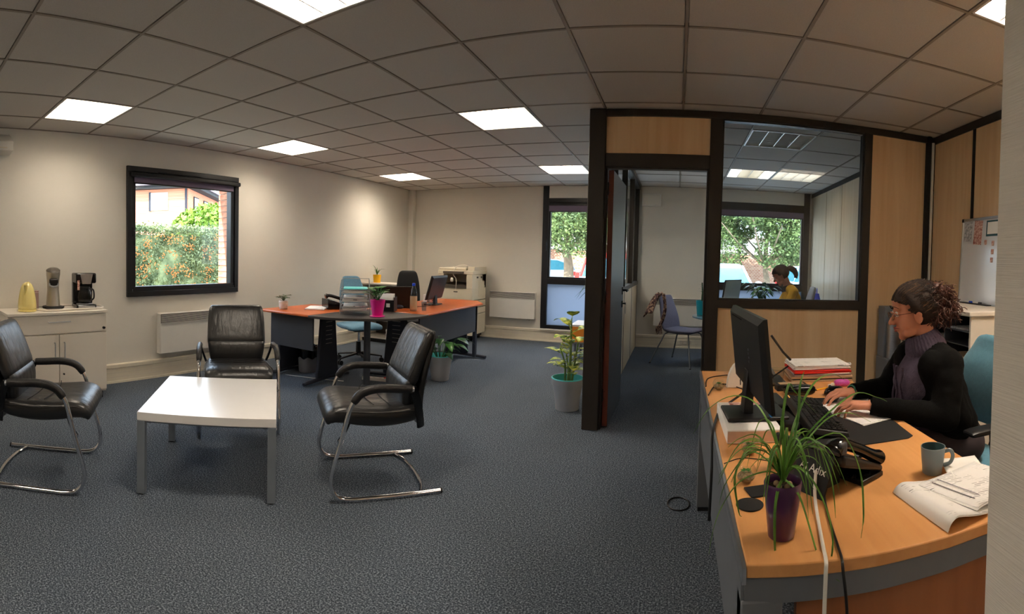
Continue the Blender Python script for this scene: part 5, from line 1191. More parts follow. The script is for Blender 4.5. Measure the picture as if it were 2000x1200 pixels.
# coasters
t = thing('coaster', 'round black felt coaster left of the purple pot', 'coaster', (.197, 1.205, TZ)); MB().lathe([(.033, 0), (.034, .001), (.034, .003), (.032, .004), (.001, .004)], n=32).build('disc', 'black_matte', t)
t = thing('coaster', 'square black coaster partly under the round one', 'coaster', (.235, 1.275, TZ), .2); box(-.035, .035, -.03, .03, 0, .004).build('plate', 'black_matte', t, bev=.001)
# big desk phone
t = thing('desk_phone', 'large black desk phone seen from behind with coiled cord beside the plant', 'telephone', (.43, 1.47, TZ), -PI / 2 - .12)
# local: +y = towards the user's far side; phone faces local -y... built facing world +X
m = MB(); m.loft([[Vector(v) for v in ((-.13, -.10, .012), (.13, -.10, .012), (.13, -.10, .03), (-.13, -.10, .03))], [Vector(v) for v in ((-.13, .085, .075), (.13, .085, .075), (.13, .085, .108), (-.13, .085, .108))]])
phone = t
t.matrix_basis = Tr(.440, 1.360, TZ) @ Rz(2.13)   # local x -> +Y, local y -> -X (high back edge to the left)
m.build('body', 'black_plastic', t, bev=.008)
m = MB(); m.loft([[Vector(v) for v in ((-.07, .02, 0), (.07, .02, 0), (.07, .09, 0), (-.07, .09, 0))], [Vector(v) for v in ((-.07, .03, .07), (.07, .03, .07), (.07, .075, .085), (-.07, .075, .085))]]); m.build('stand', 'black_plastic', t, bev=.004)
box(-.13, .13, -.10, .0, 0, .014).build('foot', 'black_plastic', t, bev=.003)
m = MB(); m.tube(cr([(-.105, .10, .118), (-.105, .07, .128), (-.105, 0, .10), (-.105, -.07, .062), (-.105, -.105, .045)], 6), lambda u: .027 - .008 * math.sin(PI * u), 16, flat=.8); m.build('handset', 'black_gloss', t, ang=70)
m = MB(); m.box(-.128, -.078, .065, .10, .105, .14); m.build('handset_rest', 'graphite', t, bev=.008)
T = Tr(0, 0, .047) @ Matrix.Rotation(.37, 4, 'X')
for a in range(5):
    for b in range(4): MB().box(-.05 + a * .03, -.028 + a * .03, -.09 + b * .026, -.072 + b * .026, -.008, .0, T=T).build('key', 'graphite', t, smooth=False)
# lettering on the back of the phone stand
fc = bpy.data.curves.new('lettering', 'FONT'); fc.body = 'Ai Adix'; fc.size = .030; fc.extrude = .0004; fc.align_x = 'CENTER'; fc.materials.append(M['paper'])
fq = bpy.data.objects.new('lettering_curve', fc); C.objects.link(fq); bpy.context.view_layer.update()
fm = bpy.data.meshes.new_from_object(fq.evaluated_get(bpy.context.evaluated_depsgraph_get())); bpy.data.objects.remove(fq)
fo = bpy.data.objects.new('lettering', fm); C.objects.link(fo); fo.parent = t; PLT = Matrix.Rotation(-.45, 4, 'X')   # the stand's rear plate leans out towards the table
fo.matrix_basis = Tr(-.045, .1125, .050) @ Rz(PI) @ Matrix.Rotation(PI / 2 - .45, 4, 'X')
m = MB(); m.loft([[Vector(v) for v in ((-.105, .128, 0), (.015, .128, 0), (.015, .136, 0), (-.105, .136, 0))], [Vector(v) for v in ((-.105, .080, .095), (.015, .080, .095), (.015, .088, .097), (-.105, .088, .097))]]); m.build('back_plate', 'black_matte', t, bev=.001)
pts = []
base_ = cr([(.52, 1.335, .785), (.555, 1.385, .775), (.595, 1.42, .765), (.618, 1.41, .756), (.60, 1.365, .75), (.56, 1.31, .749), (.52, 1.275, .75), (.492, 1.29, .752)], 26)
for i, p in enumerate(base_):
    a = i * 1.25; q = base_[min(i + 1, len(base_) - 1)] - base_[max(i - 1, 0)]; q.normalize(); n1 = q.orthogonal().normalized(); n2 = q.cross(n1)
    pts.append(p + n1 * .0075 * math.cos(a) + n2 * .0075 * math.sin(a))
MB().tube(pts, .003, 6).build('coiled_cord', 'black_plastic', phone, world=True)
tag(MB().tube(cr([(.375, 1.245, .80), (.362, 1.205, .760), (.345, 1.12, .7455), (.322, 1.0, .7455), (.312, .945, .7455), (.307, .928, .735), (.306, .926, .66), (.306, .925, .45), (.30, .93, .2), (.3, .94, .02)], 8), .0042, 8).build('white_cable', 'white_metal'), 'white cable running from the phone over the front desk edge', 'cable')
tag(MB().tube(cr([(.395, 1.24, .785), (.386, 1.20, .750), (.368, 1.1, .7445), (.352, .99, .7445), (.345, .945, .7445), (.342, .925, .73), (.352, .92, .64), (.36, .925, .45), (.37, .93, .2), (.37, .94, .02)], 8), .0032, 8).build('black_cable', 'black_plastic'), 'black cable beside the white one over the front desk edge', 'cable')
t = thing('sticky_note', 'pale yellow sticky note standing behind the phone', 'note', (.295, 1.435, TZ), .6)
MB().box(-.018, .018, -.0006, .0006, 0, .07, T=Matrix.Rotation(.3, 4, 'X')).build('note', mat('note_yellow', srgb(236, 214, 150), .8), t, smooth=False)
# mug
t = thing('mug', 'blue grey ceramic mug near the papers on the reception desk', 'mug', (.735, 1.268, TZ), -.35)
MB().lathe([(.026, 0), (.029, .003), (.033, .04), (.0365, .078), (.034, .078)], n=36, caps=False).build('cup', 'mug', t, ang=60)
MB().lathe([(.034, .078), (.031, .04), (.027, .006), (.001, .005)], n=36, caps=False).build('inside', 'mug_in', t, ang=60)
MB().lathe([(.001, .0005), (.026, .0005)], n=24, caps=False).build('bottom', 'mug', t)
MB().tube(cr([(.034, 0, .062), (.052, 0, .064), (.060, 0, .048), (.052, 0, .028), (.032, 0, .022)], 6), .0042, 10, flat=1.4).build('handle', 'mug', t)
# curling papers
t = thing('curled_papers', 'curled white printed papers hanging over the front right desk edge', 'papers', (.71, 1.10, TZ), 0)
def curl(L0, L1, r, wd, hgt_, z0):
    prof = [(0, 0), (.004, .35), (.012, .75), (.026, 1.0), (.045, .92), (.075, .62), (.11, .34), (.15, .15), (.20, .05), (.28, .0)]
    prof = cr([(x, y, 0) for x, y in prof], 3); r = Vector(r).normalized(); n = len(prof)
    def f(u, v):
        q = prof[min(int(u * (n - 1) + .5), n - 1)]; b = Vector(L0) * (1 - v) + Vector(L1) * v
        return Vector((b.x + r.x * q.x * wd / .28 - .71, b.y + r.y * q.x * wd / .28 - 1.10, z0 + q.y * hgt_ * (1 - .25 * v)))
    return f
cloth(curl((.60, .955), (.572, 1.19), (.985, .17), .27, .026, .0015), 27, 8, 'sheet', 'paper', t, .0008)
cloth(curl((.604, .958), (.576, 1.19), (.985, .17), .26, .0255, .0035), 27, 8, 'sheet', 'print', t, .0008)
cloth(curl((.70, .985), (.632, 1.17), (.95, .30), .24, .004, .016), 27, 8, 'sheet', 'paper', t, .0008)
cloth(curl((.705, .990), (.638, 1.172), (.95, .30), .24, .004, .0185), 27, 8, 'sheet', 'print', t, .0008)
cloth(curl((.735, 1.16), (.785, 1.31), (.97, -.10), .12, .006, .0135), 27, 8, 'sheet', 'paper', t, .0008)
for k in range(2):
    MB().box(-.07, .07, -.0016, .0016, .0235, .0242, T=Tr(-.012 + .022 * k, -.005 + .012 * k, 0) @ Rz(1.93)).build('print_bar', 'ink', t, smooth=False)
# purple pot with spider plant
t = thing('spider_plant', 'purple pot with long arching grassy leaves on the near desk corner', 'potted plant', (.245, 1.06, TZ))
MB().lathe([(.026, 0), (.029, .003), (.037, .07), (.042, .118), (.040, .122), (.038, .118), (.036, .10)], n=40).build('pot', 'purple', t, ang=60)
MB().lathe([(.0385, .105), (.02, .109), (.001, .11)], n=24, caps=False).build('soil', 'soil', t)
for k in range(5): a = k * 1.3; MB().ell((.015 * math.cos(a), .015 * math.sin(a), .113), (.007, .007, .006), nu=10, nv=6).build('bulb', 'kraft', t)
RV = Vector((.979, -.203, 0)); FV = Vector((.203, .979, 0))
def off(dx, dy, f=0): return Vector((0, 0, .125)) + RV * (dx / 904) + Vector((0, 0, 1)) * (-dy / 904) + FV * f
BL = [[(0, 0), (50, -75, .05), (150, -140, .12), (215, -120, .18), (245, -105, .2)],
      [(0, 0), (-20, -70, .03), (-60, -130, .06), (-110, -140, .08), (-160, -110, .08), (-190, -60, .06)],
      [(0, 0), (-5, -100, 0), (5, -180, .02), (20, -160, .05), (70, -100, .12)],
      [(0, 0), (40, -60, .0), (110, -90, .0), (150, -20, -.01), (158, 60, -.03), (155, 105, -.03)],
      [(0, 0), (30, -30, -.02), (70, 10, -.05), (95, 90, -.07), (80, 170, -.09)],
      [(0, 0), (-10, 10, -.04), (-14, 60, -.05), (-10, 130, -.06), (8, 185, -.08)],
      [(0, 0), (-30, -20, -.02), (-80, 0, -.02), (-110, 40, -.02), (-130, 90, -.02), (-140, 150, -.02)],
      [(0, 0), (-30, -40, .02), (-70, -45, .02), (-95, 0, 0), (-85, 60, -.02), (-78, 70, -.02)],
      [(0, 0), (40, -60, .02), (90, -110, .04), (140, -110, .08), (190, -85, .1)],
      [(0, 0), (20, -90, .05), (60, -160, .12), (110, -170, .2), (150, -145, .25)],
      [(0, 0), (30, 20, -.03), (60, 100, -.05), (75, 140, -.06), (110, 160, -.08)],
      [(0, 0), (-60, -50, 0), (-110, 10, 0), (-125, 60, 0)], [(0, 0), (-50, -70, .03), (-90, -60, .05), (-115, -40, .05)],
      [(0, 0), (25, -100, .02), (30, -170, .06), (40, -195, .1)], [(0, 0), (30, -70, 0), (60, -80, -.02), (90, -20, -.04), (100, 50, -.06)]]
for b in BL:
    MB().blade([off(*p) for p in b], .0065).build('grass_blade', 'leaf_grass', t, solid=.0005)
for k in range(34):
    a = rnd.random() * 2 * PI; L_ = 40 + 90 * rnd.random(); e = rnd.random(); cx, f_ = math.cos(a), math.sin(a) * .09
    MB().blade([off(cx * 4, 4, f_ * .1), off(cx * L_ * .35, -L_ * (.5 + .3 * e), f_ * .5), off(cx * L_ * .8, -L_ * (.55 + .2 * e), f_), off(cx * L_ * 1.15, -L_ * (.2 - .5 * e), f_ * 1.3)], .0048).build('grass_blade', 'leaf_grass', t, solid=.0005)
# receptionist's chair
t = task_chair('teal blue office chair with black armrests under the seated receptionist', (1.22, 1.93, 0), rz_of(-1, -.08), 'teal_fab', 1.02, arms=True, seath=.50, bw=.235)

# ================================================================== PEOPLE
def remesh(o, vox, it=4, fac=.5):
    r = o.modifiers.new('remesh', 'REMESH'); r.mode = 'VOXEL'; r.voxel_size = vox; r.use_smooth_shade = True
    s = o.modifiers.new('smooth', 'SMOOTH'); s.factor = fac; s.iterations = it
    return o
def basis(f, u):
    """matrix whose x = left, y = forward, z = up"""
    f = Vector(f).normalized(); l = Vector(u).cross(f).normalized() * -1
    l = Vector(u).cross(f).normalized(); uu = f.cross(l).normalized()
    return Matrix(((l.x, f.x, uu.x), (l.y, f.y, uu.y), (l.z, f.z, uu.z)))   # x = left of the person, y = forward
def head(mb, c, B, s=1.0):
    c = Vector(c); P = lambda x, y, z: c + (B @ Vector((x, y, z))) * s
    def E_(x, y, z, r, e=1): mb.ell(P(x, y, z), tuple(q * s for q in r), T=B.to_4x4(), nu=18, nv=12, e=e)
    E_(0, -.008, .035, (.072, .092, .083)); E_(0, .028, -.02, (.058, .062, .078)); E_(0, .045, -.062, (.042, .042, .042)); E_(0, .068, -.092, (.02, .018, .018))
    E_(.034, .055, -.035, (.026, .026, .03)); E_(-.034, .055, -.035, (.026, .026, .03)); E_(0, .074, .03, (.046, .018, .022)); E_(0, .070, .052, (.045, .02, .03))
    mb.cap(P(0, .083, .012), P(0, .112, -.026), .0075 * s, .011 * s, 10); E_(.009, .098, -.03, (.008, .011, .008)); E_(-.009, .098, -.03, (.008, .011, .008))
    E_(0, .084, -.058, (.022, .014, .011)); E_(.036, .046, -.075, (.018, .03, .02)); E_(-.036, .046, -.075, (.018, .03, .02))
    for sx in (-1, 1):
        E_(sx * .074, .006, -.012, (.008, .020, .033)); E_(sx * .080, .0, .004, (.007, .016, .019))
        E_(sx * .03, .081, .008, (.014, .010, .009))
    return P
def finger(mb, root, d0, side_up, lens, r, curl):
    """three phalanges curling downwards"""
    p = Vector(root); d = Vector(d0).normalized(); ax = d.cross(Vector(side_up)).normalized()
    for k, L_ in enumerate(lens):
        q = p + d * L_; mb.cap(p, q, r * (1 - .1 * k), r * (.93 - .1 * k), 8); p = q
        d = Matrix.Rotation(-curl[k], 3, ax) @ d if k < len(curl) else d
    return p, d
def hand(mb, wrist, fwd, upv, left, s=1.0, curl=(.35, .5, .35), spread=.12, nails=None):
    """wrist position, forward dir (to the knuckles), up = back of hand; left=True for a left hand"""
    f = Vector(fwd).normalized(); sd = f.cross(Vector(upv)).normalized(); u = sd.cross(f).normalized(); w0 = Vector(wrist)
    sg = 1 if left else -1     # thumb side = +sd for a left hand lying palm down
    kn = [w0 + f * (.082 - .006 * abs(i - 1) - (.006 if i == 3 else 0)) * s + sd * sg * (.030 - .020 * i) * s + u * .006 * s for i in range(4)]
    for i in range(4): mb.cap(w0 + sd * sg * (.016 - .010 * i) * s, kn[i], .0155 * s, .0115 * s, 10)
    mb.ell(w0 + f * .045 * s, (.034 * s, .046 * s, .014 * s), T=Matrix((( sd.x, f.x, u.x), (sd.y, f.y, u.y), (sd.z, f.z, u.z))).to_4x4())
    L4 = [(.040, .024, .018), (.044, .027, .019), (.040, .025, .018), (.031, .019, .016)]
    tips = []
    for i in range(4):
        d = f * math.cos(spread * (1 - i)) + sd * sg * math.sin(spread * (1 - i) * .8)
        d = Matrix.Rotation(-curl[0] * (.8 + .12 * i), 3, d.cross(u).normalized()) @ d
        tips.append(finger(mb, kn[i], d, u, [q * s for q in L4[i]], (.0088 if i < 3 else .0078) * s, (curl[1] + .06 * i, curl[2])))
    tb = w0 + f * .022 * s + sd * sg * .026 * s - u * .004 * s; td = (f * .72 + sd * sg * .6 - u * .32).normalized()
    p1 = tb + td * .036 * s; mb.cap(tb - td * .01 * s, p1, .0135 * s, .0105 * s, 10); td2 = (f * .92 + sd * sg * .15 - u * .3).normalized(); p2 = p1 + td2 * .028 * s; mb.cap(p1, p2, .0103 * s, .0088 * s, 10); p3 = p2 + (td2 - u * .1).normalized() * .02 * s; mb.cap(p2, p3, .0088 * s, .0075 * s, 10); tips.append((p3, td2))
    if nails is not None:
        for p, d in tips[:5]:
            nn = (u - d * u.dot(d)).normalized(); nails.ell(p + nn * .006 * s, (.0048 * s, .006 * s, .0016 * s), T=Matrix(((d.cross(nn).x, d.x, nn.x), (d.cross(nn).y, d.y, nn.y), (d.cross(nn).z, d.z, nn.z))).to_4x4(), nu=8, nv=5)
    return tips
def hair_shell(mb, P, s, B, grow=.010, thr=.0, nu=150, nv=90, amp=.003):
    """skull cap of hair cut at the hairline"""
    vs = {}; r_ = random.Random(3)
    c0 = (0, -.012, .03)
    def pt(i, j):
        ph = PI * i / nv; th = 2 * PI * j / nu
        x, y, z = math.sin(ph) * math.cos(th), math.sin(ph) * math.sin(th), math.cos(ph)
        w_ = grow + amp * math.sin(9 * th + 4 * ph) * math.sin(ph)
        return (c0[0] + x * (.074 + w_), c0[1] + y * (.094 + w_ * 1.0), c0[2] + z * (.085 + w_))
    def keep(p):
        x, y, z = p
        lim = .066 - .50 * max(0, .088 - y) if y > .035 else (.022 - (.035 - y) * 1.0 if y > -.005 else -.075)   # hairline: high at the forehead, down behind the ear
        return z > lim
    o = len(mb.v); ids = {}; fs = []
    for i in range(nv):
        for j in range(nu):
            q = [pt(i, j), pt(i + 1, j), pt(i + 1, (j + 1) % nu), pt(i, (j + 1) % nu)]
            if sum(keep(p) for p in q) >= 3:
                f = []
                for (a, b), p in zip(((i, j), (i + 1, j), (i + 1, (j + 1) % nu), (i, (j + 1) % nu)), q):
                    if (a, b) not in ids: ids[(a, b)] = len(ids); vs[(a, b)] = P(*p)
                    f.append(ids[(a, b)])
                fs.append(tuple(f))
    mb.add(list(vs.values()), fs)

# ---------------- receptionist
hipc = Vector((1.20, 1.93, .60))
t = thing('person', 'woman with curly auburn ponytail, glasses, black cardigan and mauve turtleneck typing', 'person', (1.20, 1.93, 0), 0)
HC = Vector((1.015, 1.953, 1.150)); B = basis((-.955, .20, -.20), (-.10, .03, 1)); S1 = 1.04
nb = Vector((1.075, 1.935, 1.0)); chest = Vector((1.075, 1.935, .86)); shN = Vector((1.095, 1.785, .945)); shF = Vector((1.075, 2.10, .945))
elN = Vector((1.045, 1.715, .745)); wrN = Vector((.775, 1.835, .787)); elF = Vector((.99, 2.165, .765)); wrF = Vector((.785, 2.075, .785))
b = MB(); P = head(b, HC, B, S1)
b.cap(HC + B @ Vector((0, -.015, -.06)), nb, .050, .056, 16); b.cap(nb, chest, .07, .11, 18); b.ell(chest, (.10, .15, .13)); b.cap(chest, hipc + Vector((-.02, 0, .02)), .105, .135, 18); b.ell(hipc + Vector((0, 0, -.02)), (.12, .17, .10))
hN = []; nl = MB()
for sh, el, wr, lf in ((shN, elN, wrN, True), (shF, elF, wrF, False)):
    b.cap(nb + (sh - nb) * .4 + Vector((0, 0, -.05)), sh + Vector((0, 0, -.015)), .040, .040, 12); b.cap(sh + Vector((0, 0, -.015)), el, .042, .038, 12); b.cap(el, wr, .037, .024, 12)
    d = (wr - el).normalized()
    hd = Vector((-.93, .32 if lf else -.22, -.05)); hand(b, wr + hd * .004, hd, (0, 0, 1), lf, 1.0, (.32, .5, .42) if lf else (.22, .42, .35), nails=nl)
for sy, kx in ((-.10, .80), (.10, .80)):
    kn = Vector((.80, 1.93 + sy, .56)); b.cap(hipc + Vector((0, sy * .9, -.03)), kn, .085, .058, 14); b.cap(kn, Vector((.82, 1.93 + sy, .10)), .056, .038, 12)
    b.cap(Vector((.82, 1.93 + sy, .06)), Vector((.68, 1.93 + sy, .035)), .035, .028, 10)
remesh(b.build('body', 'skin', t, world=True), .0042, 4, .5)
M['nail'] = mat('nail', srgb(222, 170, 150), .3)
per = len(nl.v) // 10; pf = len(nl.f) // 10
for k in range(10):
    q = MB(); q.add(nl.v[k * per:(k + 1) * per], [tuple(i - k * per for i in f) for f in nl.f[k * pf:(k + 1) * pf]]); q.build('nail', 'nail', t, world=True)
# face details
def onface(name, mb, m_): return mb.build(name, m_, t, world=True)
def face_details(P, B, s, tt, skinlip='lip', glasses=True):
    for sx in (-1, 1):
        m = MB(); m.ell(P(sx * .030, .0835, .008), (.0115 * s,) * 3, nu=14, nv=10); m.build('eyeball', 'eyewhite', tt, world=True)
        m = MB(); m.ell(P(sx * .030, .0925, .005), (.0052 * s, .0032 * s, .0052 * s), T=B.to_4x4(), nu=12, nv=8); m.build('iris', 'hair', tt, world=True)
        m = MB(); m.tube(cr([P(sx * .015, .092, .010), P(sx * .030, .0965, .0145), P(sx * .045, .088, .009)], 5), .0028 * s, 8); m.build('upper_lid', 'skin', tt, world=True)
        m = MB(); m.tube(cr([P(sx * .016, .0945, .0105), P(sx * .030, .0985, .0135), P(sx * .0455, .090, .0085)], 5), .0013 * s, 6); m.build('eyelashes', 'hair', tt, world=True)
        m = MB(); m.tube(cr([P(sx * .012, .094, .030), P(sx * .030, .0955, .041), P(sx * .052, .078, .032)], 6), lambda u: (.0032 - .0018 * u) * s, 8, flat=.6); m.build('eyebrow', 'hair', tt, world=True)
    m = MB(); m.tube(cr([P(-.022, .083, -.0545), P(-.010, .0955, -.051), P(0, .0965, -.053), P(.010, .0955, -.051), P(.022, .083, -.0545)], 5), lambda u: .0042 * s * math.sin(PI * min(max(u, .06), .94)) ** .6, 8); m.build('upper_lip', skinlip, tt, world=True)
    m = MB(); m.tube(cr([P(-.020, .082, -.0575), P(0, .0955, -.0625), P(.020, .082, -.0575)], 6), lambda u: .0048 * s * math.sin(PI * min(max(u, .06), .94)) ** .6, 8); m.build('lower_lip', skinlip, tt, world=True)
    if glasses:
        for sx in (-1, 1):
            rim = [P(sx * .033 + .021 * math.cos(a), .108 - .004 * abs(math.cos(a)), .002 + .0145 * math.sin(a)) for a in [2 * PI * k / 20 for k in range(20)]]
            g = MB(); g.tube(rim, .0010 * s, 6, closed=True); g.build('glasses_rim', 'photo_red', tt, world=True).data.materials[0] = M['glassrim']
            g = MB(); g.add(rim, [tuple(range(20))]); g.build('glasses_lens', 'glass', tt, world=True)
            g = MB(); g.tube(cr([P(sx * .054, .105, .006), P(sx * .070, .085, .008), P(sx * .082, .0, .006), P(sx * .080, -.02, -.004)], 5), .0011 * s, 6); g.build('glasses_temple', M['glassrim'], tt, world=True)
        g = MB(); g.tube(cr([P(-.013, .109, .004), P(0, .113, .008), P(.013, .109, .004)], 4), .0010 * s, 6); g.build('glasses_bridge', M['glassrim'], tt, world=True)
M['glassrim'] = mat('glasses_wire', srgb(96, 52, 44), .3, .6)
face_details(P, B, S1, t)
m = MB(); hair_shell(m, P, S1, B, .009, amp=.0015); m.build('hair', 'hair', t, world=True, ang=80, solid=.006)
# swept strands over the cap, running back to the tie
hb = MB(); hl = MB(); r_ = random.Random(5)
tie = P(0, -.085, .055)
C0 = Vector((0, -.012, .03)); RR = Vector((.083, .103, .094))
td_ = Vector((0, -.80, .38)).normalized()
for k in range(1100):
    th = r_.uniform(-1.45, 1.45); y = .085 - .085 * abs(th) / 1.3; y = max(y, -.004)
    z = (.066 - .50 * max(0, .088 - y)) if y > .035 else (.022 - (.035 - y))
    p_ = Vector((.083 * math.sin(th), y, z)); n0 = Vector(((p_.x - C0.x) / RR.x, (p_.y - C0.y) / RR.y, (p_.z - C0.z) / RR.z)).normalized()
    u0 = 0 if k % 2 else r_.uniform(0, .6); kk = r_.uniform(1.0, 1.05); wv_ = r_.uniform(0, 6); pts = []
    if n0.dot(td_) < -.99: continue
    for i_ in range(15):
        u = u0 + (1 - u0) * i_ / 14; n_ = n0.slerp(td_, u) if True else n0
        lift = 1 + .03 * math.sin(PI * u)
        q = Vector((n_.x * RR.x, n_.y * RR.y, n_.z * RR.z)) * kk * lift + C0
        pts.append(P(q.x + .0012 * math.sin(i_ * 1.3 + wv_), q.y, q.z + .0016 * math.cos(i_ * 1.7 + wv_)))
    (hl if k % 3 == 0 else hb).tube(pts, .0016 if k % 3 else .0012, 4)
for k in range(420):
    a = r_.uniform(-1.7, 1.7); u = r_.uniform(-.3, 1); p = P(.084 * math.sin(a) * math.sqrt(max(0, 1 - (u * .8) ** 2)), -.012 - .08 * u + .02, .03 + .098 * math.cos(a) * math.sqrt(max(0, 1 - (u * .8) ** 2)))
    d = (p - P(0, -.01, .03)).normalized(); e1 = d.orthogonal().normalized(); e2 = d.cross(e1); ph = r_.uniform(0, 6)
    hb.tube([p + d * (-.002 + .010 * i_ / 7 * r_.uniform(.6, 1.2)) + (B @ Vector((0, -1, 0))) * .006 * i_ + (e1 * math.cos(ph + i_) + e2 * math.sin(ph + i_)) * .004 for i_ in range(8)], .0012, 4)
o = hl.build('hair_highlights', mat('hair_light', srgb(104, 74, 52), .6, var=.3, scale=60), t, world=True); o['kind'] = 'stuff'
o = hb.build('hair_strands', 'hair', t, world=True); o['kind'] = 'stuff'
pc = P(0, -.108, .036); cm = MB()
cm.ell(pc, (.052, .052, .075), T=B.to_4x4()); core = cm.build('ponytail_core', 'curl', t, world=True)
cm = MB()
for k in range(520):
    z = r_.uniform(-1, 1); a = r_.uniform(0, 2 * PI); q = math.sqrt(1 - z * z); d = B @ Vector((q * math.cos(a) * .95, q * math.sin(a), z)); d.normalize()
    L_ = r_.uniform(.060, .092) * (1 + .30 * (z < -.3)) * (1.15 if z > .5 else 1); ax = d.orthogonal().normalized(); bx = d.cross(ax); pts = []; ph = r_.uniform(0, 6.28); tr_ = r_.uniform(2, 3.6); cr_r = r_.uniform(.005, .009)
    st = pc + (tie - pc) * .5
    for i in range(13):
        u = i / 12; pts.append(pc + d * (.008 + L_ * u * 1.1) + Vector((0, 0, -.03 * u * u)) + (ax * math.cos(ph + u * tr_ * 6.28) + bx * math.sin(ph + u * tr_ * 6.28)) * cr_r * (.3 + u))
    cm.tube(pts, .0019, 4)
o = cm.build('ponytail_curls', 'curl', t, world=True); o['kind'] = 'stuff'
m = MB(); m.tube([tie + (B @ Vector((.02 * math.cos(a), 0, .02 * math.sin(a)))) for a in [2 * PI * k / 14 for k in range(14)]], .005, 8, closed=True); m.build('hair_tie', 'black_matte', t, world=True)
# sweater: torso, ribbed roll collar
m = MB(); m.cap(nb + Vector((-.01, 0, -.03)), chest + Vector((-.03, 0, 0)), .075, .118, 18); m.ell(chest + Vector((-.045, .06, -.02)), (.085, .075, .08)); m.ell(chest + Vector((-.045, -.06, -.02)), (.085, .075, .08))
m.cap(chest + Vector((-.02, 0, -.05)), hipc + Vector((-.045, 0, .06)), .118, .13, 18)
remesh(m.build('sweater', 'sweater', t, world=True), .006, 6)
m = MB(); rg = []
cd_ = (HC + B @ Vector((0, -.02, -.09))) - nb; cd_.normalize(); ax = Vector((0, 1, 0)); ax = (ax - cd_ * ax.dot(cd_)).normalized(); bx = cd_.cross(ax)
for u, r0 in ((-.035, .088), (-.018, .094), (.0, .092), (.02, .086), (.042, .078), (.056, .072), (.062, .066), (.054, .061), (.03, .060)):
    rg.append([nb + Vector((-.012, 0, .0)) + cd_ * (u - .012 * math.cos(a + PI) * 0) + (ax * math.cos(a) * .88 + bx * math.sin(a)) * (r0 + .0028 * math.sin(a * 34)) for a in [2 * PI * j / 136 for j in range(136)]])
m.loft(rg, caps=False).build('roll_collar', 'sweater', t, world=True, ang=80)
m = MB()
for yy in (-.035, 0, .035):
    pts = [(chest.x - .148 + .02 * abs(yy) / .035 * .4 - .012 * (k > 8), chest.y + yy + .010 * math.sin(k * 1.1 + yy * 60), chest.z + .06 - k * .026) for k in range(12)]
    m.tube(cr(pts, 4), .006, 8)
m.build('cable_knit', 'sweater', t, world=True)
# cardigan: back and sides + sleeves
m = MB(); m.cap(nb + Vector((.035, 0, -.055)), chest + Vector((.03, 0, 0)), .085, .135, 18); m.ell(chest + Vector((.02, -.085, -.02)), (.115, .085, .14)); m.ell(chest + Vector((.02, .085, -.02)), (.115, .085, .14))
m.cap(chest + Vector((.02, -.05, -.02)), hipc + Vector((-.02, -.05, .04)), .125, .122, 18); m.cap(chest + Vector((.02, .05, -.02)), hipc + Vector((-.02, .05, .04)), .125, .122, 18)
m.ell(hipc + Vector((-.02, -.08, .06)), (.11, .085, .10)); m.ell(hipc + Vector((-.01, .09, .06)), (.12, .08, .10))
for s_y in (-1, 1):
    m.cap(chest + Vector((-.035, s_y * .118, .07)), hipc + Vector((-.055, s_y * .118, .10)), .070, .088, 14); m.cap(nb + Vector((.0, s_y * .055, -.035)), chest + Vector((-.03, s_y * .115, .06)), .055, .068, 14)
for sh, el, wr in ((shN, elN, wrN), (shF, elF, wrF)):
    m.cap(nb + (sh - nb) * .30 + Vector((.012, 0, -.022)), sh + Vector((.005, 0, -.008)), .072, .068, 14); m.cap(sh + Vector((0, 0, -.005)), el, .068, .060, 14); m.cap(el, wr - (wr - el).normalized() * .018, .060, .037, 14)
    md = (el + wr) / 2; m.cap(md + Vector((.05, 0, -.01)), md, .05, .045, 12)
o = remesh(m.build('cardigan', 'cardigan', t, world=True), .0065, 7)
tx = bpy.data.textures.new('folds', 'CLOUDS'); tx.noise_scale = .09
dm = o.modifiers.new('folds', 'DISPLACE'); dm.texture = tx; dm.strength = .016; dm.mid_level = .5
for wr, el in ((wrN, elN), (wrF, elF)):
    d = (wr - el).normalized(); a = d.orthogonal().normalized(); b2 = d.cross(a); c0 = wr - d * .006
    MB().loft([[c0 + d * u + (a * math.cos(q) + b2 * math.sin(q)) * r0 for q in [2 * PI * k / 24 for k in range(24)]] for u, r0 in ((-.05, .038), (-.01, .036), (.008, .0355), (.008, .031), (-.01, .030))], caps=False).build('cuff', 'cardigan', t, world=True)
m = MB()
for sy in (-.10, .10):
    kn = Vector((.80, 1.93 + sy, .56)); m.cap(hipc + Vector((0.02, sy * .9, -.02)), kn, .098, .072, 16); m.cap(kn, Vector((.82, 1.93 + sy, .16)), .070, .055, 12)
m.ell(hipc + Vector((.02, 0, -.0)), (.125, .175, .10)); remesh(m.build('trousers', 'trouser', t, world=True), .008, 6)
m = MB()
for sy in (-.10, .10): m.cap(Vector((.82, 1.93 + sy, .055)), Vector((.67, 1.93 + sy, .04)), .045, .036, 12)
remesh(m.build('shoes', 'black_plastic', t, world=True), .006, 3)
m = MB(); wv = (wrF - elF).normalized(); a = wv.orthogonal().normalized(); b2 = wv.cross(a)
m.tube([wrF + wv * .012 + (a * math.cos(q) + b2 * math.sin(q)) * .027 for q in [2 * PI * k / 20 for k in range(20)]], .0035, 8, closed=True); m.build('bracelet', 'teal_pot', t, world=True).data.materials[0] = mat('bracelet_green', srgb(24, 110, 84), .4)

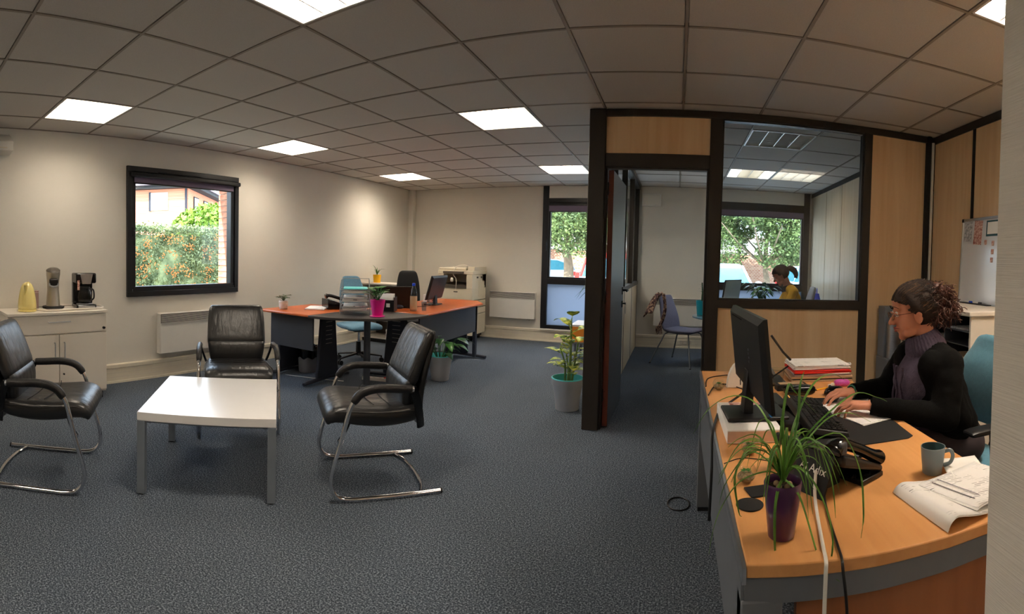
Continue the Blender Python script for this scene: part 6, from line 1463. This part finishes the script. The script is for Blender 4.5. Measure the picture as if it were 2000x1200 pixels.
# ---------------- woman in the office
t2 = thing('person', 'woman with dark ponytail in a mustard jumper with black collar at the office window', 'person', (1.52, 6.25, 0), 0)
H2 = Vector((1.335, 6.28, 1.215)); B2 = basis((-.78, .10, -.50), (-.45, .06, .9)); S2 = 1.06
nb2 = Vector((1.43, 6.27, 1.06)); ch2 = Vector((1.47, 6.26, .92)); hp2 = Vector((1.54, 6.25, .58))
b = MB(); P2 = head(b, H2, B2, S2); b.cap(H2 + B2 @ Vector((0, -.02, -.06)), nb2, .046, .052, 14); b.cap(nb2, ch2, .07, .105, 16); b.cap(ch2, hp2, .11, .13, 16)
arms2 = []
for sy, wx in ((-.155, .06), (.155, -.02)):
    sh = ch2 + Vector((0, sy, .09)); el = Vector((1.36, 6.25 + sy * 1.35, .80)); wr = Vector((1.14, 6.27 + sy * .9, .79)); arms2.append((sh, el, wr))
    b.cap(sh, el, .044, .037, 12); b.cap(el, wr, .036, .024, 12); hand(b, wr, (-.95, -.2 * sy, -.05), (0, 0, 1), sy < 0, .98)
for sy in (-.09, .09):
    b.cap(hp2 + Vector((0, sy, -.03)), Vector((1.14, 6.25 + sy, .54)), .08, .055, 12); b.cap(Vector((1.14, 6.25 + sy, .54)), Vector((1.16, 6.25 + sy, .08)), .052, .036, 12); b.cap(Vector((1.16, 6.25 + sy, .05)), Vector((1.03, 6.25 + sy, .03)), .034, .026, 10)
remesh(b.build('body', 'skin2', t2, world=True), .006, 4)
face_details(P2, B2, S2, t2, glasses=False)
m = MB(); hair_shell(m, P2, S2, B2, .013, amp=.002); m.ell(P2(0, -.03, .02), (.074, .08, .08), T=B2.to_4x4()); m.ell(P2(0, .055, .07), (.05, .035, .022), T=B2.to_4x4()); m.build('hair', 'hair2', t2, world=True, ang=80)
m = MB(); m.tube(cr([P2(0, -.085, .015), P2(0, -.13, .02), P2(0, -.165, -.03), P2(0, -.16, -.085), P2(0, -.135, -.12)], 5), lambda u: .022 + .016 * math.sin(PI * min(1, u * 1.1)), 14)
for k in range(26):
    a = k * 2.4; m.tube(cr([P2(0, -.10, .02), P2(.035 * math.cos(a), -.15 - .02 * abs(math.sin(a)), -.01 + .03 * math.sin(a)), P2(.03 * math.cos(a), -.175, -.08), P2(.02 * math.cos(a), -.145, -.135)], 4), .004, 5)
m.build('ponytail', 'hair2', t2, world=True)
m = MB(); m.cap(nb2 + Vector((.01, 0, -.045)), ch2, .085, .128, 16); m.cap(ch2, hp2 + Vector((0, 0, .04)), .128, .145, 16); m.ell(ch2 + Vector((-.04, 0, -.02)), (.09, .14, .10))
for sh, el, wr in arms2: m.cap(nb2 + (sh - nb2) * .5, sh, .07, .062, 12); m.cap(sh, el, .062, .052, 12); m.cap(el, wr + (el - wr).normalized() * .02, .052, .036, 12)
remesh(m.build('jumper', 'mustard', t2, world=True), .008, 6)
m = MB(); c2 = (H2 + B2 @ Vector((0, -.02, -.07)) - nb2).normalized(); ax = c2.orthogonal().normalized(); bx = c2.cross(ax)
m.loft([[nb2 + Vector((0, 0, .0)) + c2 * u + (ax * math.cos(q) + bx * math.sin(q)) * r0 for q in [2 * PI * k / 30 for k in range(30)]] for u, r0 in ((-.03, .098), (-.005, .085), (.03, .068), (.035, .062), (.02, .058))], caps=False).build('collar', 'black_matte', t2, world=True)
m = MB()
for sy in (-.09, .09): m.cap(hp2 + Vector((0, sy, -.02)), Vector((1.14, 6.25 + sy, .54)), .095, .066, 12); m.cap(Vector((1.14, 6.25 + sy, .54)), Vector((1.16, 6.25 + sy, .14)), .064, .05, 12)
remesh(m.build('trousers', 'navy', t2, world=True), .01, 5)
m = MB()
for sy in (-.09, .09): m.cap(Vector((1.16, 6.25 + sy, .05)), Vector((1.02, 6.25 + sy, .035)), .042, .032, 10)
remesh(m.build('shoes', 'black_plastic', t2, world=True), .008, 3)

# ================================================================== OUTSIDE
o = box(-45, 45, BW + .35, 70, -.35, -.15).build('ground', mat('asphalt', srgb(196, 190, 182), .9, var=.12, scale=4), smooth=False); struct(o)
o = box(-45, LW - .35, -20, BW + .35, -.35, -.15).build('lawn', mat('lawn_green', srgb(150, 150, 132), .9, var=.2, scale=8), smooth=False); o['kind'] = 'structure'
# hedge
hg = thing('hedge', 'clipped pyracantha hedge full of orange berries outside the small window', 'hedge', (-7.9, 4.0, -.15))
def leafcloud(par, name, n, fn, size, mm, seed):
    r_ = np.random.RandomState(seed); pts = fn(r_, n); k = len(pts)
    d = r_.normal(size=(k, 3)); d /= np.linalg.norm(d, axis=1)[:, None]; e = np.cross(d, r_.normal(size=(k, 3))); e /= np.linalg.norm(e, axis=1)[:, None]
    s = size * (.6 + .8 * r_.rand(k))[:, None]
    v = np.stack([pts - d * s, pts + e * s * .5, pts + d * s, pts - e * s * .5], 1).reshape(-1, 3)
    me = bpy.data.meshes.new(name); me.vertices.add(len(v)); me.vertices.foreach_set('co', v.astype(np.float32).ravel())
    me.loops.add(4 * k); me.loops.foreach_set('vertex_index', np.arange(4 * k, dtype=np.int32)); me.polygons.add(k)
    me.polygons.foreach_set('loop_start', np.arange(0, 4 * k, 4, dtype=np.int32)); me.update(calc_edges=True); me.materials.append(M[mm] if isinstance(mm, str) else mm)
    o = bpy.data.objects.new(name, me); C.objects.link(o); o.parent = par; o['kind'] = 'stuff'; return o
HX = .45
M['hedge_leaf'] = mat('hedge_leaf', srgb(108, 128, 84), .7, var=.4, scale=5, col2=srgb(178, 186, 134)); M['berry'] = mat('berry_orange', srgb(236, 140, 70), .5, var=.2)
M['tree_leaf'] = mat('tree_leaf', srgb(62, 88, 46), .6, var=.4, scale=1.5, col2=srgb(116, 136, 76)); M['bark'] = mat('bark', srgb(128, 112, 92), .95, var=.2, bump=.6)
M['lime_bush'] = mat('bush_lime', srgb(128, 156, 58), .6, var=.25, scale=4)
box(-HX + .12, HX - .14, -3.2, 4.5, 0, 1.80).build('core', 'hedge_leaf', hg, smooth=False)
def hf(r_, n):
    p = np.empty((n, 3)); k = r_.rand(n) < .86
    p[:, 1] = r_.uniform(-3.2, 4.5, n); p[:, 2] = np.where(k, r_.uniform(0, 1.95, n), r_.normal(1.94, .03, n)); dep = np.abs(r_.normal(0, .09, n))
    bump = .05 * np.sin(p[:, 1] * 3.1 + p[:, 2] * 2) + .04 * np.sin(p[:, 1] * 7.3 - p[:, 2] * 5)
    p[:, 0] = np.where(k, HX - .06 - dep + bump, r_.uniform(-HX, HX, n)); return p
leafcloud(hg, 'foliage', 90000, hf, .024, 'hedge_leaf', 1)
rb = np.random.RandomState(4); q_ = MB(); cl = [(rb.uniform(-2.2, 3.6), rb.uniform(.1, 1.85)) for _ in range(320)]
for (y, z) in cl:
    for k in range(rb.randint(4, 11)):
        q_.ell((HX - .02 + rb.uniform(-.02, .05), y + rb.normal(0, .045), z + rb.normal(0, .035)), (.011, .011, .011), nu=5, nv=4)
bo_ = q_.build('berries', 'berry', hg); bo_['kind'] = 'stuff'
# bush behind the hedge
bs = thing('bush', 'bright yellow green bush rising behind the hedge beside the brick pier', 'bush', (-10.2, 7.6, -.15))
def bf(r_, n):
    d = r_.normal(size=(n, 3)); d /= np.linalg.norm(d, axis=1)[:, None]; r = (.75 + .3 * r_.rand(n))[:, None]
    return d * r * np.array([1.0, 1.25, 1.25]) + np.array([0, 0, 1.45])
leafcloud(bs, 'foliage', 9000, bf, .07, 'lime_bush', 2); MB().ell((0, 0, 1.3), (.72, .9, 1.0)).build('inner_foliage', 'leaf', bs); MB().cyl((0, 0, 0), (0, 0, .6), .06).build('trunk', 'bark', bs)
# brick house across
M['house_brick'] = brickmat('house_brick', srgb(206, 116, 84), srgb(222, 140, 108), srgb(206, 150, 124), 7.5, msize=.012)
hs = thing('brick_house', 'red brick house with dark eaves seen over the hedge through the small window', 'house', (-22, 14.85, -.15), math.radians(-50))
box(-8, 0, -17, 0, 0, 4.92).build('wall', 'house_brick', hs, smooth=False)
def hwin(par, ax, a, b, z0, z1, fm='white_metal', pm=None):
    q = (lambda p0, p1, u0, u1, v0, v1: MB().box(p0, p1, u0, u1, v0, v1)) if ax == 'x' else (lambda p0, p1, u0, u1, v0, v1: MB().box(u0, u1, p0, p1, v0, v1))
    w_ = q(-.03, .05, a, b, z0, z1).build('window', fm, par, smooth=False)
    q(.05, .06, a + .06, b - .06, z0 + .06, z1 - .06).build('pane', pm or 'lcd_grey', w_, smooth=False)
M['sky_pane'] = mat('sky_pane', srgb(225, 236, 245), .1)
hwin(hs, 'x', -2.10, -1.14, 3.80, 4.74, 'white_metal', 'sky_pane'); box(0, .05, -2.22, -2.10, 3.76, 4.78).build('window_reveal', 'navy', hs, smooth=False)
for a in (-6.2, -9.5, -13): hwin(hs, 'x', a, a + 1.2, 3.5, 4.7)
for a, b in ((-2.0, -1.0), (-4.4, -3.2), (-6.8, -5.8)): hwin(hs, 'y', a, b, 3.2, 4.6, 'black_matte')
box(-8.4, .5, -17.4, .5, 4.92, 5.1).build('eaves', 'black_matte', hs, smooth=False)
MB().loft([[Vector((.6, .6, 5.1)), Vector((.6, -17.5, 5.1)), Vector((-8.6, -17.5, 5.1)), Vector((-8.6, .6, 5.1))], [Vector((-3.6, -3.4, 7.6)), Vector((-3.6, -13.5, 7.6)), Vector((-4.4, -13.5, 7.6)), Vector((-4.4, -3.4, 7.6))]]).build('roof', mat('roof_slate', srgb(120, 104, 112), .7, var=.1, scale=3), hs, smooth=False)
MB().cyl((.06, -.12, 0), (.06, -.12, 4.92), .06).build('downpipe', 'navy', hs)
# trees, wall and cars beyond the back windows
def tree(label, loc, h, cr_, n, seed, trunk_h, tr=.16):
    t = thing('tree', label, 'tree', loc, 0, 'trees beyond the car park')
    MB().tube(cr([(0, 0, 0), (.05, 0, trunk_h * .5), (-.04, .03, trunk_h), (.06, 0, h * .75)], 5), lambda u: tr * (1 - .6 * u), 10).build('trunk', 'bark', t)
    m = MB(); r_ = random.Random(seed)
    for k in range(9):
        a = k * 2.4; m.tube(cr([(0, 0, trunk_h * .9), (math.cos(a) * cr_ * .35, math.sin(a) * cr_ * .35, trunk_h + .5), (math.cos(a) * cr_ * .75, math.sin(a) * cr_ * .75, trunk_h + 1.0 + r_.random())], 4), lambda u: .06 * (1 - .7 * u), 6)
    m.build('branches', 'bark', t)
    cs = [(r_.uniform(-.65, .65) * cr_, r_.uniform(-.5, .5) * cr_, trunk_h + .35 + r_.uniform(0, 1) * (h - trunk_h - .6)) for _ in range(26)]
    def f(rs, k):
        c = np.array(cs)[rs.randint(0, len(cs), k)]; d = rs.normal(size=(k, 3)); d /= np.linalg.norm(d, axis=1)[:, None]
        return c + d * (cr_ * .32 * (.6 + .45 * rs.rand(k)))[:, None]
    leafcloud(t, 'crown', n * 3, f, .065, 'tree_leaf', seed)
tree('broad green tree behind the parked cars, trunk right of the white car', (3.62, 20, -.15), 5.2, 2.7, 15000, 3, 1.6)
tree('green tree seen through the tall window with an ivy clad trunk', (-4.1, 18.5, -.15), 5.6, 2.9, 15000, 5, 2.1, .24)
tree('tall tree further back between the two windows', (.2, 24, -.15), 6.5, 3.4, 12000, 8, 2.2)
tree('tree at the far right of the office window view', (9.6, 23, -.15), 6.0, 3.2, 9000, 9, 2.0)
tree('tree at the far left of the tall window view', (-8.2, 24, -.15), 6.5, 3.4, 9000, 12, 2.0)
st = thing('boundary_wall', 'low old red brick wall along the far side of the car park', 'wall', (0, 25.5, -.15))
M['old_brick'] = brickmat('old_brick', srgb(176, 108, 78), srgb(206, 150, 118), srgb(214, 190, 166), 3.2, msize=.03)
box(-14, 12, -.2, .2, 0, 2.0).build('masonry', 'old_brick', st, smooth=False); box(-14, 12, -.26, .26, 2.0, 2.1).build('coping', 'white_edge', st, smooth=False)
M['fence_w'] = mat('pale_render', srgb(232, 228, 220), .8)
st = thing('far_building', 'pale rendered building beyond the boundary wall', 'building', (0, 40, -.15)); box(-26, 24, 0, 6, 0, 3.4).build('wall', 'fence_w', st, smooth=False)
for k in range(8): box(-22 + k * 5.5, -20 + k * 5.5, -.05, 0, 1.2, 2.4).build('window', 'lcd_grey', st, smooth=False)
box(-27, 25, -.6, 6.6, 3.4, 3.7).build('roof', 'tin', st, smooth=False)
def car(label, loc, rz, col, roofm=None, lights_=False, van=False):
    t = thing('parked_car', label, 'car', loc, rz, None); b = mat('car_paint_' + label[:8].replace(' ', '_'), col, .22, var=.02, coat=.8)
    H = 1.70 if van else 1.48
    prof = [(2.05, .35, .60, .80), (2.0, .28, .72, .86), (1.7, .24, .86, .88), (1.0, .22, .97, .89), (.4, .22, .99, .90), (-.6, .22, 1.0, .90), (-1.5, .22, 1.02, .89), (-2.0, .28, 1.0, .86), (-2.1, .38, .92, .82)]
    rg = []
    for y, z0, z1, hw_ in prof: rg.append([Vector((sx * hw_ * k, y, z)) for sx, k, z in ((-1, .92, z0), (1, .92, z0), (1, 1, z0 + .22), (1, .985, z1 - .08), (1, .90, z1), (-1, .90, z1), (-1, .985, z1 - .08), (-1, 1, z0 + .22))])
    MB().loft(rg).build('body', b, t, bev=.03, ang=30)
    rear = -1.95 if van else -1.75
    cab = [(.95, .95, .78), (.15, H - .04, .62), (-.4, H, .62), (-1.2, H - .02, .62), (rear + .15, H - .14, .60), (rear, 1.0, .74)]
    low = [(y, .96 if 0 else .94, .80) for y, _, _ in cab]
    rg = [[Vector((-.80, y, .93)), Vector((.80, y, .93)), Vector((hw_, y, z)), Vector((-hw_, y, z))] for y, z, hw_ in cab]
    MB().loft(rg).build('cabin_glass', 'car_glass', t, bev=.02, ang=30)
    m = MB(); m.loft([[Vector((-hw_ - .015, y, z - .02)), Vector((hw_ + .015, y, z - .02)), Vector((hw_ - .02, y, z + .03)), Vector((-hw_ + .02, y, z + .03))] for y, z, hw_ in cab[1:5]]); m.build('roof', roofm or b, t, bev=.01)
    for sx in (-1, 1):
        for a, c in ((0, 1), (5, 4)):
            m = MB(); m.tube([(sx * (cab[a][2] + .01), cab[a][0], cab[a][1]), (sx * (cab[c][2] + .01), cab[c][0], cab[c][1])], .035, 6); m.build('pillar', roofm or b, t)
        m = MB(); m.tube([(sx * .76, -.45, .95), (sx * .63, -.45, H)], .03, 6); m.build('pillar', b, t)
        m = MB(); m.ell((sx * .98, .78, 1.0), (.10, .06, .07)); m.build('wing_mirror', b, t)
        m = MB(); m.ell((sx * .66, 2.0, .62), (.17, .07, .09), e=.7); m.build('headlamp', 'white_metal', t)
        m = MB(); m.box(sx * .84 - .06, sx * .84 + .06, -2.12, -2.0, .78, 1.12 if van else .95); m.build('tail_lamp', 'red_card', t, bev=.02)
        for y in (1.3, -1.3):
            wl_ = MB(); wl_.cyl((sx * .70, y, .31), (sx * .90, y, .31), .31, n=28); wh = wl_.build('wheel', 'black_matte', t); MB().cyl((sx * .895, y, .31), (sx * .91, y, .31), .2, n=20).build('hub_cap', 'silver', wh)
    box(-.26, .26, 2.04, 2.07, .42, .53).build('number_plate', 'white_metal', t, bev=.003); box(-.26, .26, -2.13, -2.10, .62, .73).build('number_plate', 'white_metal', t, bev=.003)
    box(-.45, .45, 2.0, 2.06, .58, .68).build('grille', 'black_matte', t, bev=.01)
    return t
M['car_glass'] = mat('car_glass', srgb(70, 128, 140), .05, var=.1, spec=1.0)
car('white car parked facing the office window', (1.15, 13.6, -.15), PI, srgb(244, 244, 246))
car('second white car partly seen at the right edge of the office window', (4.55, 15.2, -.15), PI + .1, srgb(238, 238, 240))
car('white estate car with red roof seen through the tall window', (-2.05, 16.4, -.15), 0.0, srgb(240, 238, 238), roofm=M['red_card'], van=True)
car('silver car parked further along the far wall', (-6.6, 22.8, -.15), PI / 2, srgb(190, 196, 204))
car('pale blue car parked under the trees by the brick wall', (.9, 22.6, -.15), PI / 2, srgb(205, 222, 236))
